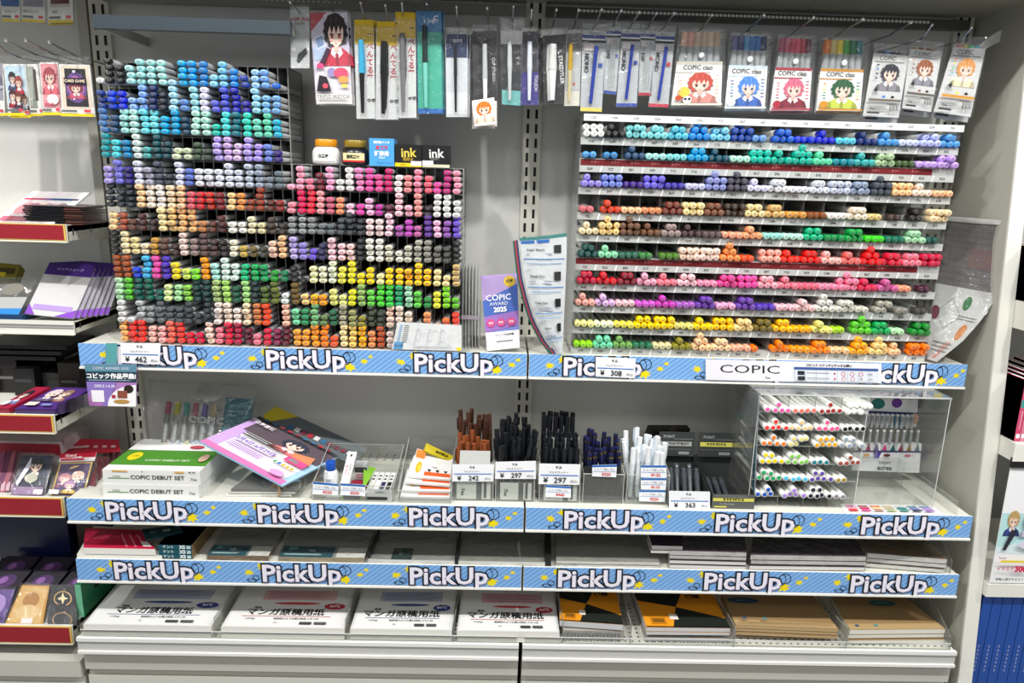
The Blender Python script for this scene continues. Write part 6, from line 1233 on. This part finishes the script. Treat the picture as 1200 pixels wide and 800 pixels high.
for j, (yy, dz, y0, sc) in enumerate(((682, .052, -.235, 1), (660, .055, -.185, .95), (640, .058, -.135, .9))):
    for k in range(3):
        xx = -28+44*k+10*j; a, c = at(xx, yy, Y=y0).x, at(xx+40, yy, Y=y0).x
        s = Sheet((a+.018, y0+.045, z+dz+.012), (c+.018, y0+.045, z+dz+.012), (c, y0, z+dz-.018), (a, y0, z+dz-.018)); s.slab(.010, '14101c', GLOSS); p8(s)
        s.mb.box((a+.006, y0+.012, z), (c+.004, y0+.04, z+dz-.022), '15131c', GLOSS)
        s.done('dark_card_box', label='dark violet card box, %s row, %s from the left on the lowest left shelf' % (('front', 'middle', 'rear')[j], OR[k]), cat='card box')
b = MB(); b.box((at(90, 730, Y=-.27).x, -.262, z), (at(97, 730, Y=-.27).x, -.10, z+.075), '1c7c50', GLOSS); b.box((at(90, 730, Y=-.27).x, -.263, z), (at(97, 730, Y=-.27).x, -.262, z+.075), '7cc8a0'); b.build('green_box', label='narrow green box right of the emblem pack on the lowest shelf', cat='box')
b = MB(); b.box((-1.18, -.12, z), (-1.02, -.04, z+.16), '141a44', GLOSS); b.build('navy_box', label='navy box standing at the rear of the lowest left shelf', cat='box')
b = MB(); b.box((-1.0, -.12, z), (-.95, -.05, z+.175), '3c2c28', GLOSS); b.build('brown_box', label='dark brown box standing at the rear right of the lowest left shelf', cat='box')

# ------------------------------------------------------------------ neighbouring shelves on the right
RY = -.30; RX0 = .958
b = MB(); b.box((1.55, -.32, 0), (1.57, .02, 1.8), 'c9c8bc', STEEL); struct(b, 'wall_far_right')
def rshelf(ytop, ybot, label):
    zt_, zb_ = at(1185, ytop, Y=RY).z, at(1185, ybot, Y=RY).z
    r = empty('book_shelf', (1.2, RY, zt_), label=label, cat='shelf'); b = MB(); b.box((RX0, RY, zb_), (1.55, 0, zt_), 'dddcd2', STEEL); under(r, b, 'board')
    b = MB(); b.box((RX0, RY-.002, zb_), (1.55, RY, zt_-.001), 'e8e7de', STEEL); under(r, b, 'front_edge'); return zt_
z1 = rshelf(358, 391, 'upper white shelf of the right-hand book bay'); z2 = rshelf(519, 540, 'middle white shelf of the right-hand book bay'); z3 = rshelf(684, 699, 'lower white shelf of the right-hand book bay above blue books')
b = MB(); b.box((RX0, RY-.001, z2-.05), (1.55, RY+.004, z2-.03), '1c1c1e'); struct(b, 'trim_5')
def book(x0, x1, z, h, c, label, y0=RY+.01, d=.16, band=None, txt=None, name='book'):
    b = MB(); b.box((x0, y0, z), (x1-.0008, y0+d, z+h), 'eeece4'); b.box((x0, y0-.001, z), (x1-.0008, y0+.002, z+h+.001), c, GLOSS); b.box((x0, y0, z), (x0+.0008, y0+d, z+h+.001), c, GLOSS)
    s = Sheet((x0, y0-.0012, z+h), (x1-.0008, y0-.0012, z+h), (x1-.0008, y0-.0012, z), (x0, y0-.0012, z)); s.k = 1
    if band: s.rect(0, .55, 1, .68, band); s.rect(.1, .05, .9, .12, 'f4f4f4')
    if txt: s.lines(.4, .6, .2, .5, 7, '7c88b8' if c == '1c4ca0' else 'e8d4dc', .6, .1)
    s.mb.v = s.mb.v or []; n0 = len(b.v); b.v += s.mb.v; b.f += [tuple(n0+i for i in f) for f in s.mb.f]; b.c += s.mb.c; b.m += s.mb.m
    b.build(name, label=label, cat='book', group='books in the right-hand bay')
x = RX0+.004
for k in range(9):
    book(x, x+.0105, z2+.001, .125+.004*(k % 3), ['d84c74', 'e0809c', 'd04068', '3c3454'][k if k < 3 else (3 if k < 6 else k % 3)], '%s slim pink or indigo spine from the end panel on the middle shelf' % OR[k], band=['3c9c94', 'f0e0e4', 'c83060'][k % 3], txt='アイドル'); x += .011
x = RX0+.004
for k in range(5):
    w_ = .018; book(x, x+w_, z1+.001, .105-.01*(k % 2), ['b8a050', 'c87c50', 'e0d4c4', '8c4038', '8c7c6c'][k], '%s warm-toned book from the end panel on the upper shelf' % OR[k], band=['7c3028', '3c5c44', 'b84030', 'e8d8a8', '443'][k]); x += w_
s = Sheet((RX0+.004, RY+.004, z2-.055), (RX0+.18, RY+.004, z2-.055), (RX0+.18, RY-.0, z3+.002), (RX0+.004, RY-.0, z3+.002)); s.slab(.002, 'f0f0f2')
s.rect(0, .32, .9, .62, 'b8e0e0'); s.poly([(0, .32), (.5, .4), (.9, .34), (.9, .25), (0, .27)], 'dcecf0'); s.fig(.14, .42, .16, .22, 'c0a068', '3c4c8c'); s.poly([(.06, .30), (.10, .30), (.2, .48), (.13, .48)], '2c2c3c'); s.fig(.32, .42, .16, .2, '8c4c50', 'c8c0d8'); s.ell(.34, .36, .12, .04, 'd8d4e4')
s.text('COPIC', .45, .86, .014, '1c1c1c', .02); s.text('イラスト', .12, .14, .009, 'c03860', .03); s.text('300', .30, .14, .016, 'd02850', .06); s.text('点', .43, .14, .009, 'c03860', .03); s.rect(.05, .2, .5, .22, 'e8d040'); s.text('投稿人達がそのストーリーを語る', .3, .05, .0065, '444', .02); s.text('Touch', .06, .24, .006, '7c3c8c', .02)
s.done('showcase_poster', label='white poster with running figures and large 300 in the right-hand bay', cat='poster')
x = RX0+.004
for k in range(9):
    book(x, x+.021, z3-.26, .225, '1c4ca0', '%s tall blue spine from the end panel on the lowest shelf' % OR[k], band=None, txt='全集第巻', d=.17); x += .0215
b = MB(); b.box((RX0, -.29, z3-.27), (1.55, 0, z3-.262), 'd0cfc6', STEEL); b.build('lower_book_shelf', label='white shelf board beneath the tall blue books', cat='shelf')
